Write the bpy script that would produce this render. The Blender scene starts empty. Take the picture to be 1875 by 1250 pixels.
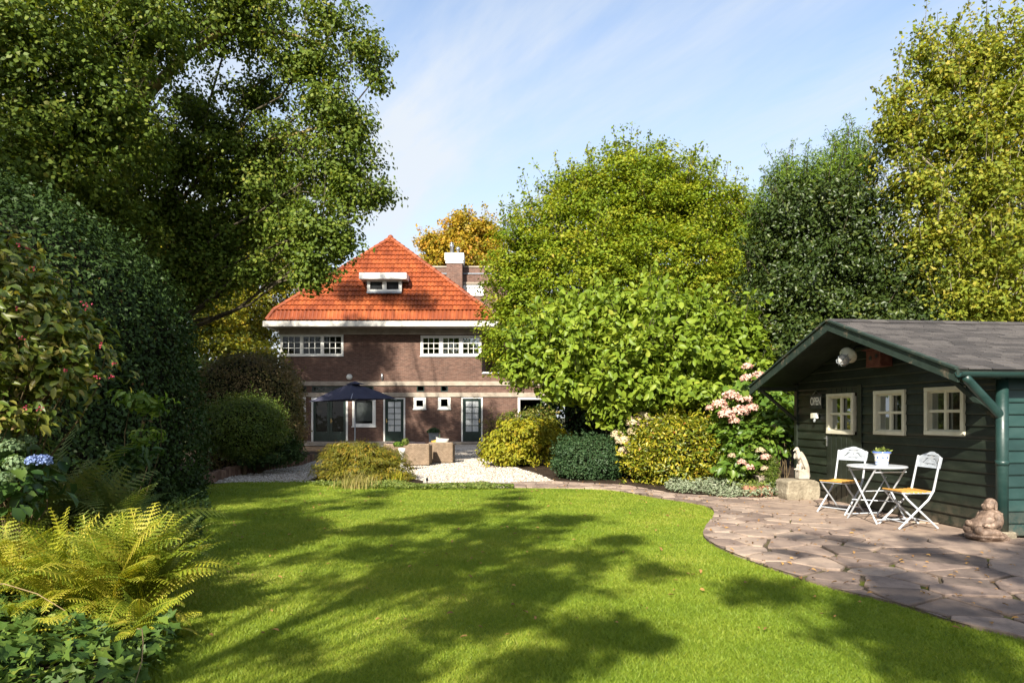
import bpy, bmesh, math, random
import numpy as np
from mathutils import Vector, Matrix
from mathutils.geometry import tessellate_polygon

random.seed(7)
scene = bpy.context.scene
col = scene.collection
R = math.radians

# ------------------------------------------------------------------ camera, sky, sun, exposure
EYE, FPX, CX, HZ = 1.5, 1250.0, 937.5, 760.0
cd = bpy.data.cameras.new("camera"); cam = bpy.data.objects.new("camera", cd); col.objects.link(cam)
cam.location = (0, 0, EYE); cam.rotation_euler = (R(90), 0, 0)
cd.sensor_width = 36; cd.lens = 24; cd.shift_y = (HZ - 625) / 1875
cd.clip_start = 0.05; cd.clip_end = 2000
scene.camera = cam

SUN_EL = R(34.0)
SUN_HEAD = (0.306, 0.952)                  # light travels this way over the ground
sd = Vector((SUN_HEAD[0] * math.cos(SUN_EL), SUN_HEAD[1] * math.cos(SUN_EL), -math.sin(SUN_EL)))
world = bpy.data.worlds.new("World"); scene.world = world; world.use_nodes = True
wn, wl = world.node_tree.nodes, world.node_tree.links
wn.clear()
sky = wn.new('ShaderNodeTexSky'); sky.sky_type = 'NISHITA'; sky.sun_disc = False
sky.sun_elevation = SUN_EL; sky.sun_rotation = math.atan2(-sd.x, -sd.y)
sky.air_density = 1.0; sky.dust_density = 1.2; sky.ozone_density = 1.0
SKY_STR, SUN_STR, EXPO = 0.12, 5.0, 1.28
tc = wn.new('ShaderNodeTexCoord')
sep = wn.new('ShaderNodeSeparateXYZ'); wl.new(tc.outputs['Generated'], sep.inputs[0])
def wmath(op, a, b=None, v=None):
    n = wn.new('ShaderNodeMath'); n.operation = op
    for i, s in enumerate((a, b)):
        if s is None: continue
        if isinstance(s, (int, float)): n.inputs[i].default_value = s
        else: wl.new(s, n.inputs[i])
    return n.outputs[0]
zc = wmath('ADD', wmath('MAXIMUM', sep.outputs[2], 0.0), 0.12)
cx_ = wmath('DIVIDE', sep.outputs[0], zc); cy_ = wmath('DIVIDE', sep.outputs[1], zc)
comb = wn.new('ShaderNodeCombineXYZ'); wl.new(cx_, comb.inputs[0]); wl.new(cy_, comb.inputs[1])
def cloud_layer(rot, sx, sy, scale, detail, lo, hi, loc=(0, 0, 0), rough=0.6, dist=0.6):
    mp0 = wn.new('ShaderNodeMapping'); mp0.inputs['Rotation'].default_value = (0, 0, rot); mp0.inputs['Location'].default_value = loc
    wl.new(comb.outputs[0], mp0.inputs[0])
    mp = wn.new('ShaderNodeMapping'); mp.inputs['Scale'].default_value = (sx, sy, 1)
    wl.new(mp0.outputs[0], mp.inputs[0])
    nz = wn.new('ShaderNodeTexNoise'); nz.inputs['Scale'].default_value = scale; nz.inputs['Detail'].default_value = detail
    nz.inputs['Roughness'].default_value = rough; nz.inputs['Distortion'].default_value = dist
    wl.new(mp.outputs[0], nz.inputs['Vector'])
    mr = wn.new('ShaderNodeMapRange'); mr.interpolation_type = 'SMOOTHSTEP'
    mr.inputs[1].default_value = lo; mr.inputs[2].default_value = hi
    wl.new(nz.outputs['Fac'], mr.inputs[0])
    return mr.outputs[0]
c1 = cloud_layer(R(-24), 1.0, 0.26, 1.3, 7, 0.40, 0.68, (0.3, 0.2, 0), 0.62, 0.5)
c2 = cloud_layer(R(-40), 1.0, 0.14, 2.6, 6, 0.44, 0.70, (3.1, 1.7, 0), 0.6, 0.3)
c3 = cloud_layer(R(10), 1.0, 0.6, 0.55, 4, 0.40, 0.75, (1.0, 4.0, 0), 0.5, 0.2)
cm = wmath('MULTIPLY', wmath('ADD', wmath('MULTIPLY', c1, 0.85), wmath('MULTIPLY', c2, 0.5)), wmath('ADD', wmath('MULTIPLY', c3, 0.75), 0.6))
low = wn.new('ShaderNodeMapRange'); low.interpolation_type = 'SMOOTHSTEP'
low.inputs[1].default_value = 0.60; low.inputs[2].default_value = 0.0; low.inputs[3].default_value = 0.06; low.inputs[4].default_value = 0.85
wl.new(sep.outputs[2], low.inputs[0])
fac = wmath('MINIMUM', wmath('ADD', cm, low.outputs[0]), 0.93)
mixc = wn.new('ShaderNodeMix'); mixc.data_type = 'RGBA'
wl.new(fac, mixc.inputs[0]); wl.new(sky.outputs[0], mixc.inputs[6]); mixc.inputs[7].default_value = (2.9, 3.1, 3.32, 1)
bg = wn.new('ShaderNodeBackground'); bg.inputs[1].default_value = SKY_STR
wl.new(mixc.outputs[2], bg.inputs[0])
wo = wn.new('ShaderNodeOutputWorld'); wl.new(bg.outputs[0], wo.inputs[0])
sl = bpy.data.lights.new("sun", 'SUN'); sl.energy = SUN_STR; sl.angle = R(0.55); sl.color = (1.0, 0.93, 0.80)
so = bpy.data.objects.new("sun", sl); col.objects.link(so)
so.rotation_euler = sd.to_track_quat('-Z', 'Y').to_euler(); so.location = (-6, -20, 30)
scene.view_settings.view_transform = 'Standard'; scene.view_settings.look = 'None'
scene.view_settings.exposure = EXPO; scene.view_settings.gamma = 1
scene.cycles.max_bounces = 6; scene.cycles.diffuse_bounces = 3; scene.cycles.glossy_bounces = 3
scene.cycles.transmission_bounces = 4; scene.cycles.transparent_max_bounces = 6
scene.cycles.sample_clamp_indirect = 4.0

# ------------------------------------------------------------------ helpers
def P(px, py, Y): return Vector(((px - CX) * Y / FPX, Y, EYE + (HZ - py) * Y / FPX))
def G(px, py):
    Y = EYE * FPX / (py - HZ); return ((px - CX) * Y / FPX, Y)
def L(px, py, Y, rx, rz, ryf=1.0):                 # a crown lobe: centre and radii in metres
    p = P(px, py, Y); k = Y / FPX
    return (p.x, p.y, p.z, rx * k, rx * k * ryf, rz * k)
def tag(o, label=None, cat=None, group=None, kind=None):
    if label: o['label'] = label
    if cat: o['category'] = cat
    if group: o['group'] = group
    if kind: o['kind'] = kind
    return o
def empty(name, loc, rz=0.0, label=None, cat=None, group=None):
    o = bpy.data.objects.new(name, None); col.objects.link(o); o.empty_display_size = 0.2
    o.location = loc; o.rotation_euler = (0, 0, rz); return tag(o, label, cat, group)
def copy_tree(o, parent=None):
    c = o.copy(); col.objects.link(c); c.parent = parent
    for ch in list(o.children): copy_tree(ch, c)
    return c

class MB:
    def __init__(s): s.v = []; s.f = []; s.c = []; s.val = 0.5
    def add(s, vs, fs):
        n = len(s.v); s.v += [tuple(p) for p in vs]; s.c += [s.val] * len(vs)
        s.f += [tuple(i + n for i in f) for f in fs]
    def box(s, x0, x1, y0, y1, z0, z1, bev=0.0, M=None):
        b = min(bev, (x1 - x0) * .45, (y1 - y0) * .45, (z1 - z0) * .45)
        if b <= 0:
            vs = [(x, y, z) for z in (z0, z1) for y in (y0, y1) for x in (x0, x1)]
            fs = [(0, 2, 3, 1), (4, 5, 7, 6), (0, 1, 5, 4), (2, 6, 7, 3), (0, 4, 6, 2), (1, 3, 7, 5)]
        else:
            bm = bmesh.new(); r = bmesh.ops.create_cube(bm, size=1.0)
            for v in bm.verts:
                v.co = ((x0 + x1) / 2 + v.co.x * (x1 - x0), (y0 + y1) / 2 + v.co.y * (y1 - y0), (z0 + z1) / 2 + v.co.z * (z1 - z0))
            bmesh.ops.bevel(bm, geom=list(bm.edges), offset=b, segments=2, profile=.5, affect='EDGES')
            bm.verts.index_update(); vs = [tuple(v.co) for v in bm.verts]; fs = [tuple(v.index for v in f.verts) for f in bm.faces]; bm.free()
        if M is not None: vs = [tuple(M @ Vector(p)) for p in vs]
        s.add(vs, fs)
    def tube(s, pts, rad, n=8, cap=True, flat=None):
        pts = [Vector(p) for p in pts]
        if not hasattr(rad, '__len__'): rad = [rad] * len(pts)
        vs, fs = [], []
        up = None
        for i, p in enumerate(pts):
            a = pts[max(i - 1, 0)]; b = pts[min(i + 1, len(pts) - 1)]
            t = (b - a); t = t.normalized() if t.length > 1e-9 else Vector((0, 0, 1))
            if up is None: up = Vector((0, 0, 1)) if abs(t.z) < .9 else Vector((1, 0, 0))
            sx = t.cross(up)
            if sx.length < 1e-6: sx = t.cross(Vector((0, 1, .3)))
            sx.normalize(); sy = sx.cross(t).normalized(); up = sy
            for k in range(n):
                an = 2 * math.pi * k / n
                vs.append(p + (sx * math.cos(an) + sy * math.sin(an) * (flat or 1)) * rad[i])
        for i in range(len(pts) - 1):
            for k in range(n):
                k2 = (k + 1) % n; fs.append((i * n + k, i * n + k2, (i + 1) * n + k2, (i + 1) * n + k))
        if cap: fs.append(tuple(range(n))); fs.append(tuple((len(pts) - 1) * n + k for k in reversed(range(n))))
        s.add(vs, fs)
    def lathe(s, prof, c=(0, 0, 0), n=24):
        vs, fs = [], []
        for r, z in prof:
            for k in range(n):
                a = 2 * math.pi * k / n; vs.append((c[0] + r * math.cos(a), c[1] + r * math.sin(a), c[2] + z))
        for i in range(len(prof) - 1):
            for k in range(n):
                k2 = (k + 1) % n; fs.append((i * n + k, i * n + k2, (i + 1) * n + k2, (i + 1) * n + k))
        s.add(vs, fs)
    def ell(s, c, r, rot=None, nu=16, nv=10):
        vs, fs = [], []
        for i in range(nv + 1):
            ph = math.pi * i / nv
            for k in range(nu):
                a = 2 * math.pi * k / nu
                p = Vector((r[0] * math.sin(ph) * math.cos(a), r[1] * math.sin(ph) * math.sin(a), r[2] * math.cos(ph)))
                if rot is not None: p = rot @ p
                vs.append(p + Vector(c))
        for i in range(nv):
            for k in range(nu):
                k2 = (k + 1) % nu; fs.append((i * nu + k, (i + 1) * nu + k, (i + 1) * nu + k2, i * nu + k2))
        s.add(vs, fs)
    def slab(s, loops, fn, d0, d1):                  # 2-D outline (plus holes) extruded between d0 and d1; fn(a,b,d)->xyz
        pts = [p for lp in loops for p in lp]
        tris = tessellate_polygon([[Vector((a, b, 0)) for a, b in lp] for lp in loops])
        n = len(pts)
        vs = [fn(a, b, d0) for a, b in pts] + [fn(a, b, d1) for a, b in pts]
        fs = [tuple(t) for t in tris] + [tuple(i + n for i in reversed(t)) for t in tris]
        o = 0
        for lp in loops:
            m = len(lp)
            for i in range(m): j = (i + 1) % m; fs.append((o + i, o + j, o + j + n, o + i + n))
            o += m
        s.add(vs, fs)
    def build(s, name, m, parent=None, loc=(0, 0, 0), smooth=False, mods=None):
        me = bpy.data.meshes.new(name); me.from_pydata(s.v, [], s.f)
        a = me.attributes.new('lv', 'FLOAT_COLOR', 'POINT')
        a.data.foreach_set('color', np.array([[c, c, c, 1] for c in s.c], dtype=np.float32).ravel())
        bm = bmesh.new(); bm.from_mesh(me); bmesh.ops.recalc_face_normals(bm, faces=bm.faces); bm.to_mesh(me); bm.free()
        if smooth: me.polygons.foreach_set('use_smooth', [True] * len(me.polygons))
        me.materials.append(m); o = bpy.data.objects.new(name, me); col.objects.link(o); o.location = loc
        if parent is not None: o.parent = parent
        return o

# ------------------------------------------------------------------ materials
def nt(name):
    m = bpy.data.materials.new(name); m.use_nodes = True; t = m.node_tree; t.nodes.clear(); return m, t.nodes, t.links
def ramp(n, stops):
    r = n.new('ShaderNodeValToRGB'); e = r.color_ramp.elements
    e[0].position = stops[0][0]; e[0].color = (*stops[0][1], 1); e[1].position = stops[-1][0]; e[1].color = (*stops[-1][1], 1)
    for p, c in stops[1:-1]: x = e.new(p); x.color = (*c, 1)
    return r
def noise(n, l, vec, scale, detail=5, rough=.55):
    z = n.new('ShaderNodeTexNoise'); z.inputs['Scale'].default_value = scale; z.inputs['Detail'].default_value = detail
    z.inputs['Roughness'].default_value = rough
    if vec is not None: l.new(vec, z.inputs['Vector'])
    return z.outputs['Fac']
def mix(n, l, f, a, b, mode='MIX'):
    x = n.new('ShaderNodeMix'); x.data_type = 'RGBA'; x.blend_type = mode
    for i, s in ((0, f), (6, a), (7, b)):
        if isinstance(s, (int, float)): x.inputs[i].default_value = s
        elif isinstance(s, tuple): x.inputs[i].default_value = (*s, 1)
        else: l.new(s, x.inputs[i])
    return x.outputs[2]
def bumpn(n, l, h, strength, dist):
    b = n.new('ShaderNodeBump'); b.inputs['Strength'].default_value = strength; b.inputs['Distance'].default_value = dist
    l.new(h, b.inputs['Height']); return b.outputs[0]
def finish(n, l, colr, rough=.6, nrm=None, spec=.4, metal=0.0, trans=None):
    p = n.new('ShaderNodeBsdfPrincipled'); o = n.new('ShaderNodeOutputMaterial')
    if isinstance(colr, tuple): p.inputs['Base Color'].default_value = (*colr, 1)
    else: l.new(colr, p.inputs['Base Color'])
    if isinstance(rough, (int, float)): p.inputs['Roughness'].default_value = rough
    else: l.new(rough, p.inputs['Roughness'])
    p.inputs['Specular IOR Level'].default_value = spec; p.inputs['Metallic'].default_value = metal
    if nrm is not None: l.new(nrm, p.inputs['Normal'])
    l.new(p.outputs[0], o.inputs[0]); return p
def surf(name, stops, scale=6, rough=.6, bump=.3, bscale=40, bdist=.01, spec=.3, attr=0.0, metal=0.0, stretch=None):
    m, n, l = nt(name); t = n.new('ShaderNodeTexCoord'); v = t.outputs['Object']
    if stretch:
        mp = n.new('ShaderNodeMapping'); mp.inputs['Scale'].default_value = stretch; l.new(v, mp.inputs[0]); v = mp.outputs[0]
    f = noise(n, l, v, scale, 6, .6); r = ramp(n, stops); l.new(f, r.inputs[0]); c = r.outputs[0]
    if attr:
        at = n.new('ShaderNodeAttribute'); at.attribute_name = 'lv'
        mr = n.new('ShaderNodeMapRange'); mr.inputs[3].default_value = 1 - attr; mr.inputs[4].default_value = 1 + attr
        l.new(at.outputs['Fac'], mr.inputs[0])
        vm = n.new('ShaderNodeVectorMath'); vm.operation = 'SCALE'; l.new(c, vm.inputs[0]); l.new(mr.outputs[0], vm.inputs['Scale']); c = vm.outputs[0]
    nb = bumpn(n, l, noise(n, l, v, bscale, 4), bump, bdist) if bump else None
    finish(n, l, c, rough, nb, spec, metal); return m
def leafmat(name, stops, rough=.45, spec=.35, trans=.35, hue=.5, tcol=(1.25, 1.15, .5)):
    m, n, l = nt(name)
    at = n.new('ShaderNodeAttribute'); at.attribute_name = 'lv'
    sp = n.new('ShaderNodeSeparateColor'); l.new(at.outputs['Color'], sp.inputs[0])
    mx = n.new('ShaderNodeMath'); mx.operation = 'MULTIPLY_ADD'; mx.inputs[1].default_value = hue
    l.new(sp.outputs[1], mx.inputs[0])
    m2 = n.new('ShaderNodeMath'); m2.operation = 'MULTIPLY'; m2.inputs[1].default_value = 1 - hue; l.new(sp.outputs[0], m2.inputs[0]); l.new(m2.outputs[0], mx.inputs[2])
    r = ramp(n, stops); l.new(mx.outputs[0], r.inputs[0])
    p = n.new('ShaderNodeBsdfPrincipled'); l.new(r.outputs[0], p.inputs['Base Color']); p.inputs['Roughness'].default_value = rough
    p.inputs['Specular IOR Level'].default_value = spec
    t = n.new('ShaderNodeBsdfTranslucent'); tcn = mix(n, l, 1.0, r.outputs[0], tcol, 'MULTIPLY'); l.new(tcn, t.inputs[0])
    ms = n.new('ShaderNodeMixShader'); ms.inputs[0].default_value = trans; l.new(p.outputs[0], ms.inputs[1]); l.new(t.outputs[0], ms.inputs[2])
    o = n.new('ShaderNodeOutputMaterial'); l.new(ms.outputs[0], o.inputs[0]); return m

# ------------------------------------------------------------------ leaf scattering
LEAF_Q = (np.array([(-.5, 0, 0), (0, .5, .12), (.5, 0, -.05), (0, -.5, .12)], float), np.array([(0, 1, 2, 3)]))
LEAF_B = (np.array([(-.5, 0, 0), (-.2, .42, .12), (.18, .36, .08), (.5, 0, -.14), (.18, -.36, .08), (-.2, -.42, .12), (0, 0, .0)], float),
          np.array([(0, 1, 6), (1, 2, 6), (2, 3, 6), (0, 6, 5), (5, 6, 4), (4, 6, 3)]))
_iv = [(-.42, 0, 0), (-.5, .34, .03), (-.12, .26, .04), (-.02, .55, .0), (.14, .2, .04), (.55, 0, -.06), (.14, -.2, .04), (-.02, -.55, 0), (-.12, -.26, .04), (-.5, -.34, .03), (-.1, 0, -.02)]
LEAF_I = (np.array(_iv, float), np.array([(i, (i + 1) % 10, 10) for i in range(10)]))
_oa = [(-.5, 0, 0), (-.3, .1, .02), (-.18, .3, .05), (0, .2, .03), (.16, .42, .05), (.3, .2, .02), (.5, 0, -.06), (.3, -.2, .02), (.16, -.42, .05), (0, -.2, .03), (-.18, -.3, .05), (-.3, -.1, .02)]
LEAF_O = (np.array([_oa[0], _oa[2], _oa[4], _oa[6], _oa[8], _oa[10]], float), np.array([(0, 1, 4, 5), (1, 2, 3, 4)]))
def norm(a): return a / np.maximum(np.linalg.norm(a, axis=1, keepdims=True), 1e-9)
def np_mesh(name, V, F, lv, m):
    me = bpy.data.meshes.new(name); nv = len(V); nf, k = F.shape
    me.vertices.add(nv); me.vertices.foreach_set('co', V.astype(np.float32).ravel())
    me.loops.add(nf * k); me.loops.foreach_set('vertex_index', F.astype(np.int32).ravel())
    me.polygons.add(nf); me.polygons.foreach_set('loop_start', np.arange(0, nf * k, k, dtype=np.int32))
    a = me.attributes.new('lv', 'FLOAT_COLOR', 'POINT'); a.data.foreach_set('color', lv.astype(np.float32).ravel())
    me.update(calc_edges=True); me.validate(); me.materials.append(m); return me
def leaf_obj(name, pos, nrm, size, m, parent=None, rng=None, asp=.6, tmpl=LEAF_Q, tdir=None, cl=None, loc=(0, 0, 0)):
    N = len(pos); nrm = norm(nrm)
    t = rng.normal(size=(N, 3)) if tdir is None else tdir
    t = norm(t - nrm * np.sum(t * nrm, axis=1, keepdims=True)); s = np.cross(nrm, t)
    tv, tf = tmpl; K = len(tv)
    size = np.broadcast_to(size, (N,)); sz = size[:, None, None]
    V = pos[:, None, :] + sz * (tv[None, :, 0:1] * t[:, None, :] + tv[None, :, 1:2] * asp * 1.0 * s[:, None, :] + tv[None, :, 2:3] * nrm[:, None, :])
    F = (np.arange(N) * K)[:, None, None] + tf[None]
    lv = np.ones((N, K, 4)); lv[:, :, 0] = rng.random(N)[:, None]; lv[:, :, 1] = (rng.random(N) if cl is None else cl)[:, None]
    me = np_mesh(name, V.reshape(-1, 3), F.reshape(-1, tf.shape[1]), lv.reshape(-1, 4), m)
    o = bpy.data.objects.new(name, me); col.objects.link(o); o.location = loc
    if parent is not None: o.parent = parent
    return o
def sphere_dirs(rng, n): return norm(rng.normal(size=(n, 3)))
def clumps(rng, lobes, ncl, shell=2.4, wob=.12, zmin=None):
    lob = np.array(lobes); w = (lob[:, 3] * lob[:, 5] + lob[:, 3] * lob[:, 4]) ; w /= w.sum()
    idx = rng.choice(len(lob), size=ncl, p=w); d = sphere_dirs(rng, ncl)
    r = rng.random(ncl) ** (1 / shell) * (1 + wob * rng.normal(size=ncl))
    c = lob[idx, :3] + d * lob[idx, 3:] * r[:, None]
    if zmin is not None: k = c[:, 2] > zmin; c, d = c[k], d[k]
    return c, d
def clump_leaves(rng, c, d, per, rc, flat, up=.55, outw=.45, jit=.6):
    n = len(c); N = n * per
    o = sphere_dirs(rng, N) * (rng.random(N) ** .45)[:, None] * rc * np.repeat(rng.uniform(.6, 1.35, n), per)[:, None]
    o[:, 2] *= flat
    p = np.repeat(c, per, 0) + o
    nr = np.array([0, 0, up]) + np.repeat(d, per, 0) * outw + o / rc * .7 + rng.normal(size=(N, 3)) * jit
    return p, nr, np.repeat(rng.random(n), per)
def limb(rng, mb, a, b, r0, r1, n=7, wob=.08, sag=.1, seg=7):
    a = Vector(a); b = Vector(b); Ln = (b - a).length; pts = []
    ctrl = (a + b) / 2 + Vector((0, 0, Ln * sag)) + Vector(rng.normal(size=3)) * Ln * wob
    for i in range(seg + 1):
        t = i / seg; p = a * (1 - t) ** 2 + ctrl * 2 * t * (1 - t) + b * t * t
        if 0 < i < seg: p += Vector(rng.normal(size=3)) * Ln * .012
        pts.append(p)
    mb.tube(pts, [r0 + (r1 - r0) * (i / seg) for i in range(seg + 1)], n, cap=False)
    return pts

def tree(name, label, cat, base, lobes, nleaf, size, m, bark, tr, top, seed=1, per=46, rc=.42, flat=.6, shell=2.4, group=None, lean=(0, 0),
         tmpl=LEAF_Q, asp=.6, nbr=60, up=.55, outw=.45, jit=.6, droop=0.0, wob=.12, stems=1, zmin=None, sprigs=0, crown='crown', lr=.42, spl=2.2):
    rng = np.random.default_rng(seed); root = empty(name, (base[0], base[1], 0), 0, label, cat, group)
    O = np.array([base[0], base[1], 0.0])
    c, d = clumps(rng, lobes, max(1, nleaf // per), shell, wob, zmin)
    p, nr, cl = clump_leaves(rng, c, d, per, rc, flat, up, outw, jit)
    if sprigs:
        lob = np.array(lobes); i = rng.choice(len(lob), sprigs, p=(lob[:, 3] * lob[:, 5]) / (lob[:, 3] * lob[:, 5]).sum())
        dd = sphere_dirs(rng, sprigs); dd[:, 2] = np.abs(dd[:, 2]) * 1.1 + .1; dd = norm(dd); s0 = lob[i, :3] + dd * lob[i, 3:] * .97
        k = 26; g = norm(dd + np.array([0, 0, .8])); tt = rng.random((sprigs, k)) * rng.uniform(.3, 1.2, (sprigs, 1)) * rc * spl
        sp = (s0[:, None] + g[:, None] * tt[..., None] + rng.normal(size=(sprigs, k, 3)) * size * .6).reshape(-1, 3); spr = (s0, g, tt.max(1))
        p = np.concatenate([p, sp]); nr = np.concatenate([nr, rng.normal(size=(len(sp), 3)) + np.array([0, 0, .4])]); cl = np.concatenate([cl, np.repeat(rng.random(sprigs), k)])
    td = None
    if droop: td = rng.normal(size=p.shape) + np.array([0, 0, -droop])
    leaf_obj(crown, p - O, nr, size * rng.uniform(.7, 1.3, len(p)), m, root, rng, asp, tmpl, td, cl)
    mb = MB(); B = Vector((0, 0, -.05)); ends = []
    for s in range(stems):
        off = Vector((0, 0, 0)) if stems == 1 else Vector((rng.normal() * tr * 2.2, rng.normal() * tr * 2.2, 0))
        T = Vector((lean[0], lean[1], top)) + (off * 5 if stems > 1 else off * 0); Bs = B + off
        pts = [Bs.lerp(T, i / 8) + Vector(rng.normal(size=3)) * tr * .25 * (0 < i) for i in range(9)]
        rad = [tr * (1.35 if i == 0 else 1.0 - .62 * i / 8) for i in range(9)]
        mb.tube(pts, rad, 10, cap=False); ends.append(pts)
    lim = []
    for (x, y, z, a, b_, c_) in lobes:
        tgt = Vector((x - base[0], y - base[1], z)); pts = ends[int(rng.integers(len(ends)))]
        k = min(8, max(2, int(8 * min(1, (tgt.z * .62) / max(top, .1))))); st = pts[k]
        lim.append(limb(rng, mb, st, tgt, tr * lr, tr * lr * .28, 7, .06, .05))
    lob = np.array(lobes)[:, :3]
    for q in rng.choice(len(c), min(nbr, len(c)), replace=False):
        j = int(np.argmin(np.linalg.norm(lob - c[q], axis=1))); st = lim[j][int(rng.integers(3, 8))]
        limb(rng, mb, st, Vector(c[q] - O), tr * lr * .26, tr * lr * .07, 5, .08, .04, 5)
    if sprigs:
        for a_, g_, l_ in zip(*spr): a_ = Vector(a_ - O); g_ = Vector(g_); mb.tube([a_ - g_ * rc * .8, a_ + g_ * float(l_)], [.011, .004], 4, cap=False)
    mb.build('trunk', bark, root, smooth=True)
    return root

def hedge(name, label, cat, base, fn, n, size, m, core, seed=2, thick=.14, asp=.6, group=None, tmpl=LEAF_Q, tip=0, up=.3, jit=.55, outw=.8):
    # fn(rng, n) -> points on the clipped surface and their outward normals (world space)
    rng = np.random.default_rng(seed); root = empty(name, (base[0], base[1], 0), 0, label, cat, group)
    O = np.array([base[0], base[1], 0.0]); p, d = fn(rng, n)
    cl = np.clip(.5 + .5 * (np.sin(p[:, 0] * 3.1 + np.sin(p[:, 2] * 2.3) * 2) * np.sin(p[:, 1] * 2.7 + p[:, 2] * 3.3)) + .25 * rng.normal(size=n), 0, 1)
    p = p + d * (rng.normal(size=(n, 1)) * thick * .6 - thick * .35)
    nr = d * outw + np.array([0, 0, up]) + rng.normal(size=p.shape) * jit
    ns = 260; ii = rng.integers(0, n, ns); k = 12; g = norm(d[ii] * .7 + rng.normal(size=(ns, 3)) * .35 + np.array([0, 0, .5])); tt = rng.random((ns, k)) * rng.uniform(.6, 1.0, (ns, 1)) * thick * 2.2
    j2 = (ii[:, None] * 0 + np.arange(ns * k).reshape(ns, k) % n).ravel(); p[j2] = (p[ii][:, None] + g[:, None] * tt[..., None] + rng.normal(size=(ns, k, 3)) * size * .35).reshape(-1, 3); nr[j2] = rng.normal(size=(ns * k, 3)) + np.array([0, 0, .5])
    leaf_obj('foliage', p - O, nr, size * rng.uniform(.65, 1.35, n), m, root, rng, asp, tmpl, None, cl)
    return root
def sup_ell(c, r, e=2.6, bump=.05, zlo=0.0):          # sampled superellipsoid, base on the ground
    def fn(rng, n):
        d = sphere_dirs(rng, int(n * 2.4)); k = (np.abs(d) ** e).sum(1) ** (-1 / e); p = d * k[:, None]
        w = 1 + bump * (np.sin(p[:, 0] * 5 + c[0]) * np.sin(p[:, 1] * 5.5 + c[1]) + np.sin(p[:, 2] * 7 + p[:, 0] * 4) * .7)
        P_ = np.array(c) + p * np.array(r) * w[:, None]; nn = norm(np.sign(p) * np.abs(p) ** (e - 1) / np.array(r))
        ok = P_[:, 2] > zlo; return P_[ok][:n], nn[ok][:n]
    def fit(rng, n):
        a, b = fn(rng, n)
        while len(a) < n:
            a2, b2 = fn(rng, n); a = np.concatenate([a, a2]); b = np.concatenate([b, b2])
        return a[:n], b[:n]
    return fit
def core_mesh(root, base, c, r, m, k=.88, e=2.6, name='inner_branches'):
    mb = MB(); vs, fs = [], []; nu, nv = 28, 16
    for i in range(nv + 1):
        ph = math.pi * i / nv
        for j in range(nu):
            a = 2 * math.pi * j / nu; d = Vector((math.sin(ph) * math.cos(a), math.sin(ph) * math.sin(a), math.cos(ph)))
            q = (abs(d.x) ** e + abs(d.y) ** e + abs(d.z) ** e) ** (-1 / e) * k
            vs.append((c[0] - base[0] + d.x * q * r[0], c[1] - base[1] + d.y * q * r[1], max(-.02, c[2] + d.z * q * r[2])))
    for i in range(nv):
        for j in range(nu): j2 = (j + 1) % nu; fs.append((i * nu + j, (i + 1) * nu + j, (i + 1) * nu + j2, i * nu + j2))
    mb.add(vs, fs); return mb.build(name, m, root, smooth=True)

def shrub(name, label, cat, base, lobes, nleaf, size, m, stem, seed=3, per=20, rc=.16, flat=.7, asp=.5, tmpl=LEAF_Q, droop=0, up=.5, outw=.6, jit=.5, group=None, shell=3.0, nst=30, zmin=.02, loc=None, sprigs=0, sr=.014):
    rng = np.random.default_rng(seed); root = empty(name, (base[0], base[1], 0), 0, label, cat, group)
    O = np.array([base[0], base[1], 0.0]); c, d = clumps(rng, lobes, nleaf // per, shell, .08, zmin)
    p, nr, cl = clump_leaves(rng, c, d, per, rc, flat, up, outw, jit)
    k = p[:, 2] > .01; p, nr, cl = p[k], nr[k], cl[k]
    td = None
    if droop: td = np.concatenate([(p - O)[:, :2] * 1.0, np.full((len(p), 1), 0)], 1); td = norm(td) + rng.normal(size=p.shape) * .5 + np.array([0, 0, -droop])
    leaf_obj('foliage', p - O, nr, size * rng.uniform(.65, 1.35, len(p)), m, root, rng, asp, tmpl, td, cl)
    mb = MB()
    for q in rng.choice(len(c), min(nst, len(c)), replace=False):
        limb(rng, mb, (rng.normal() * .06, rng.normal() * .06, -.02), Vector(c[q] - O), sr, sr * .3, 5, .08, .1, 6)
    mb.build('stems', stem, root, smooth=True); return root
# ------------------------------------------------------------------ material library
bark = surf('bark', [(.3, (.035, .028, .02)), (.55, (.09, .075, .05)), (.75, (.16, .13, .07))], 5, .9, .8, 22, .03, .15, stretch=(1, 1, .25))
bark_ol = surf('mossy_bark', [(.3, (.10, .08, .03)), (.5, (.22, .17, .06)), (.7, (.30, .25, .11))], 3, .85, .7, 18, .03, .15, stretch=(1, 1, .3))
twig = surf('twig_wood', [(.3, (.05, .035, .02)), (.7, (.13, .095, .05))], 12, .9, .4, 40, .01, .15)
soil = surf('soil', [(.3, (.018, .012, .008)), (.7, (.06, .042, .028))], 4, .95, 1.0, 30, .04, .1)
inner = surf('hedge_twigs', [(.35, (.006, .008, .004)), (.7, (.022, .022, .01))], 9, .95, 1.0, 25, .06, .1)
white = surf('white_paint', [(.3, (.58, .57, .53)), (.7, (.70, .69, .65))], 4, .45, .12, 30, .004, .4)
cream = surf('cream_paint', [(.3, (.50, .47, .36)), (.7, (.62, .59, .47))], 6, .5, .15, 30, .004, .35)
white_metal = surf('white_enamel', [(.3, (.37, .40, .44)), (.60, (.47, .49, .52)), (.70, (.27, .22, .17))], 14, .35, .1, 60, .002, .5)
stone_band = surf('concrete_band', [(.3, (.23, .19, .15)), (.7, (.36, .31, .25))], 3, .8, .3, 30, .01, .2)
door_green = surf('door_green', [(.3, (.005, .016, .012)), (.7, (.009, .026, .019))], 4, .3, .1, 30, .003, .5)
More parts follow.
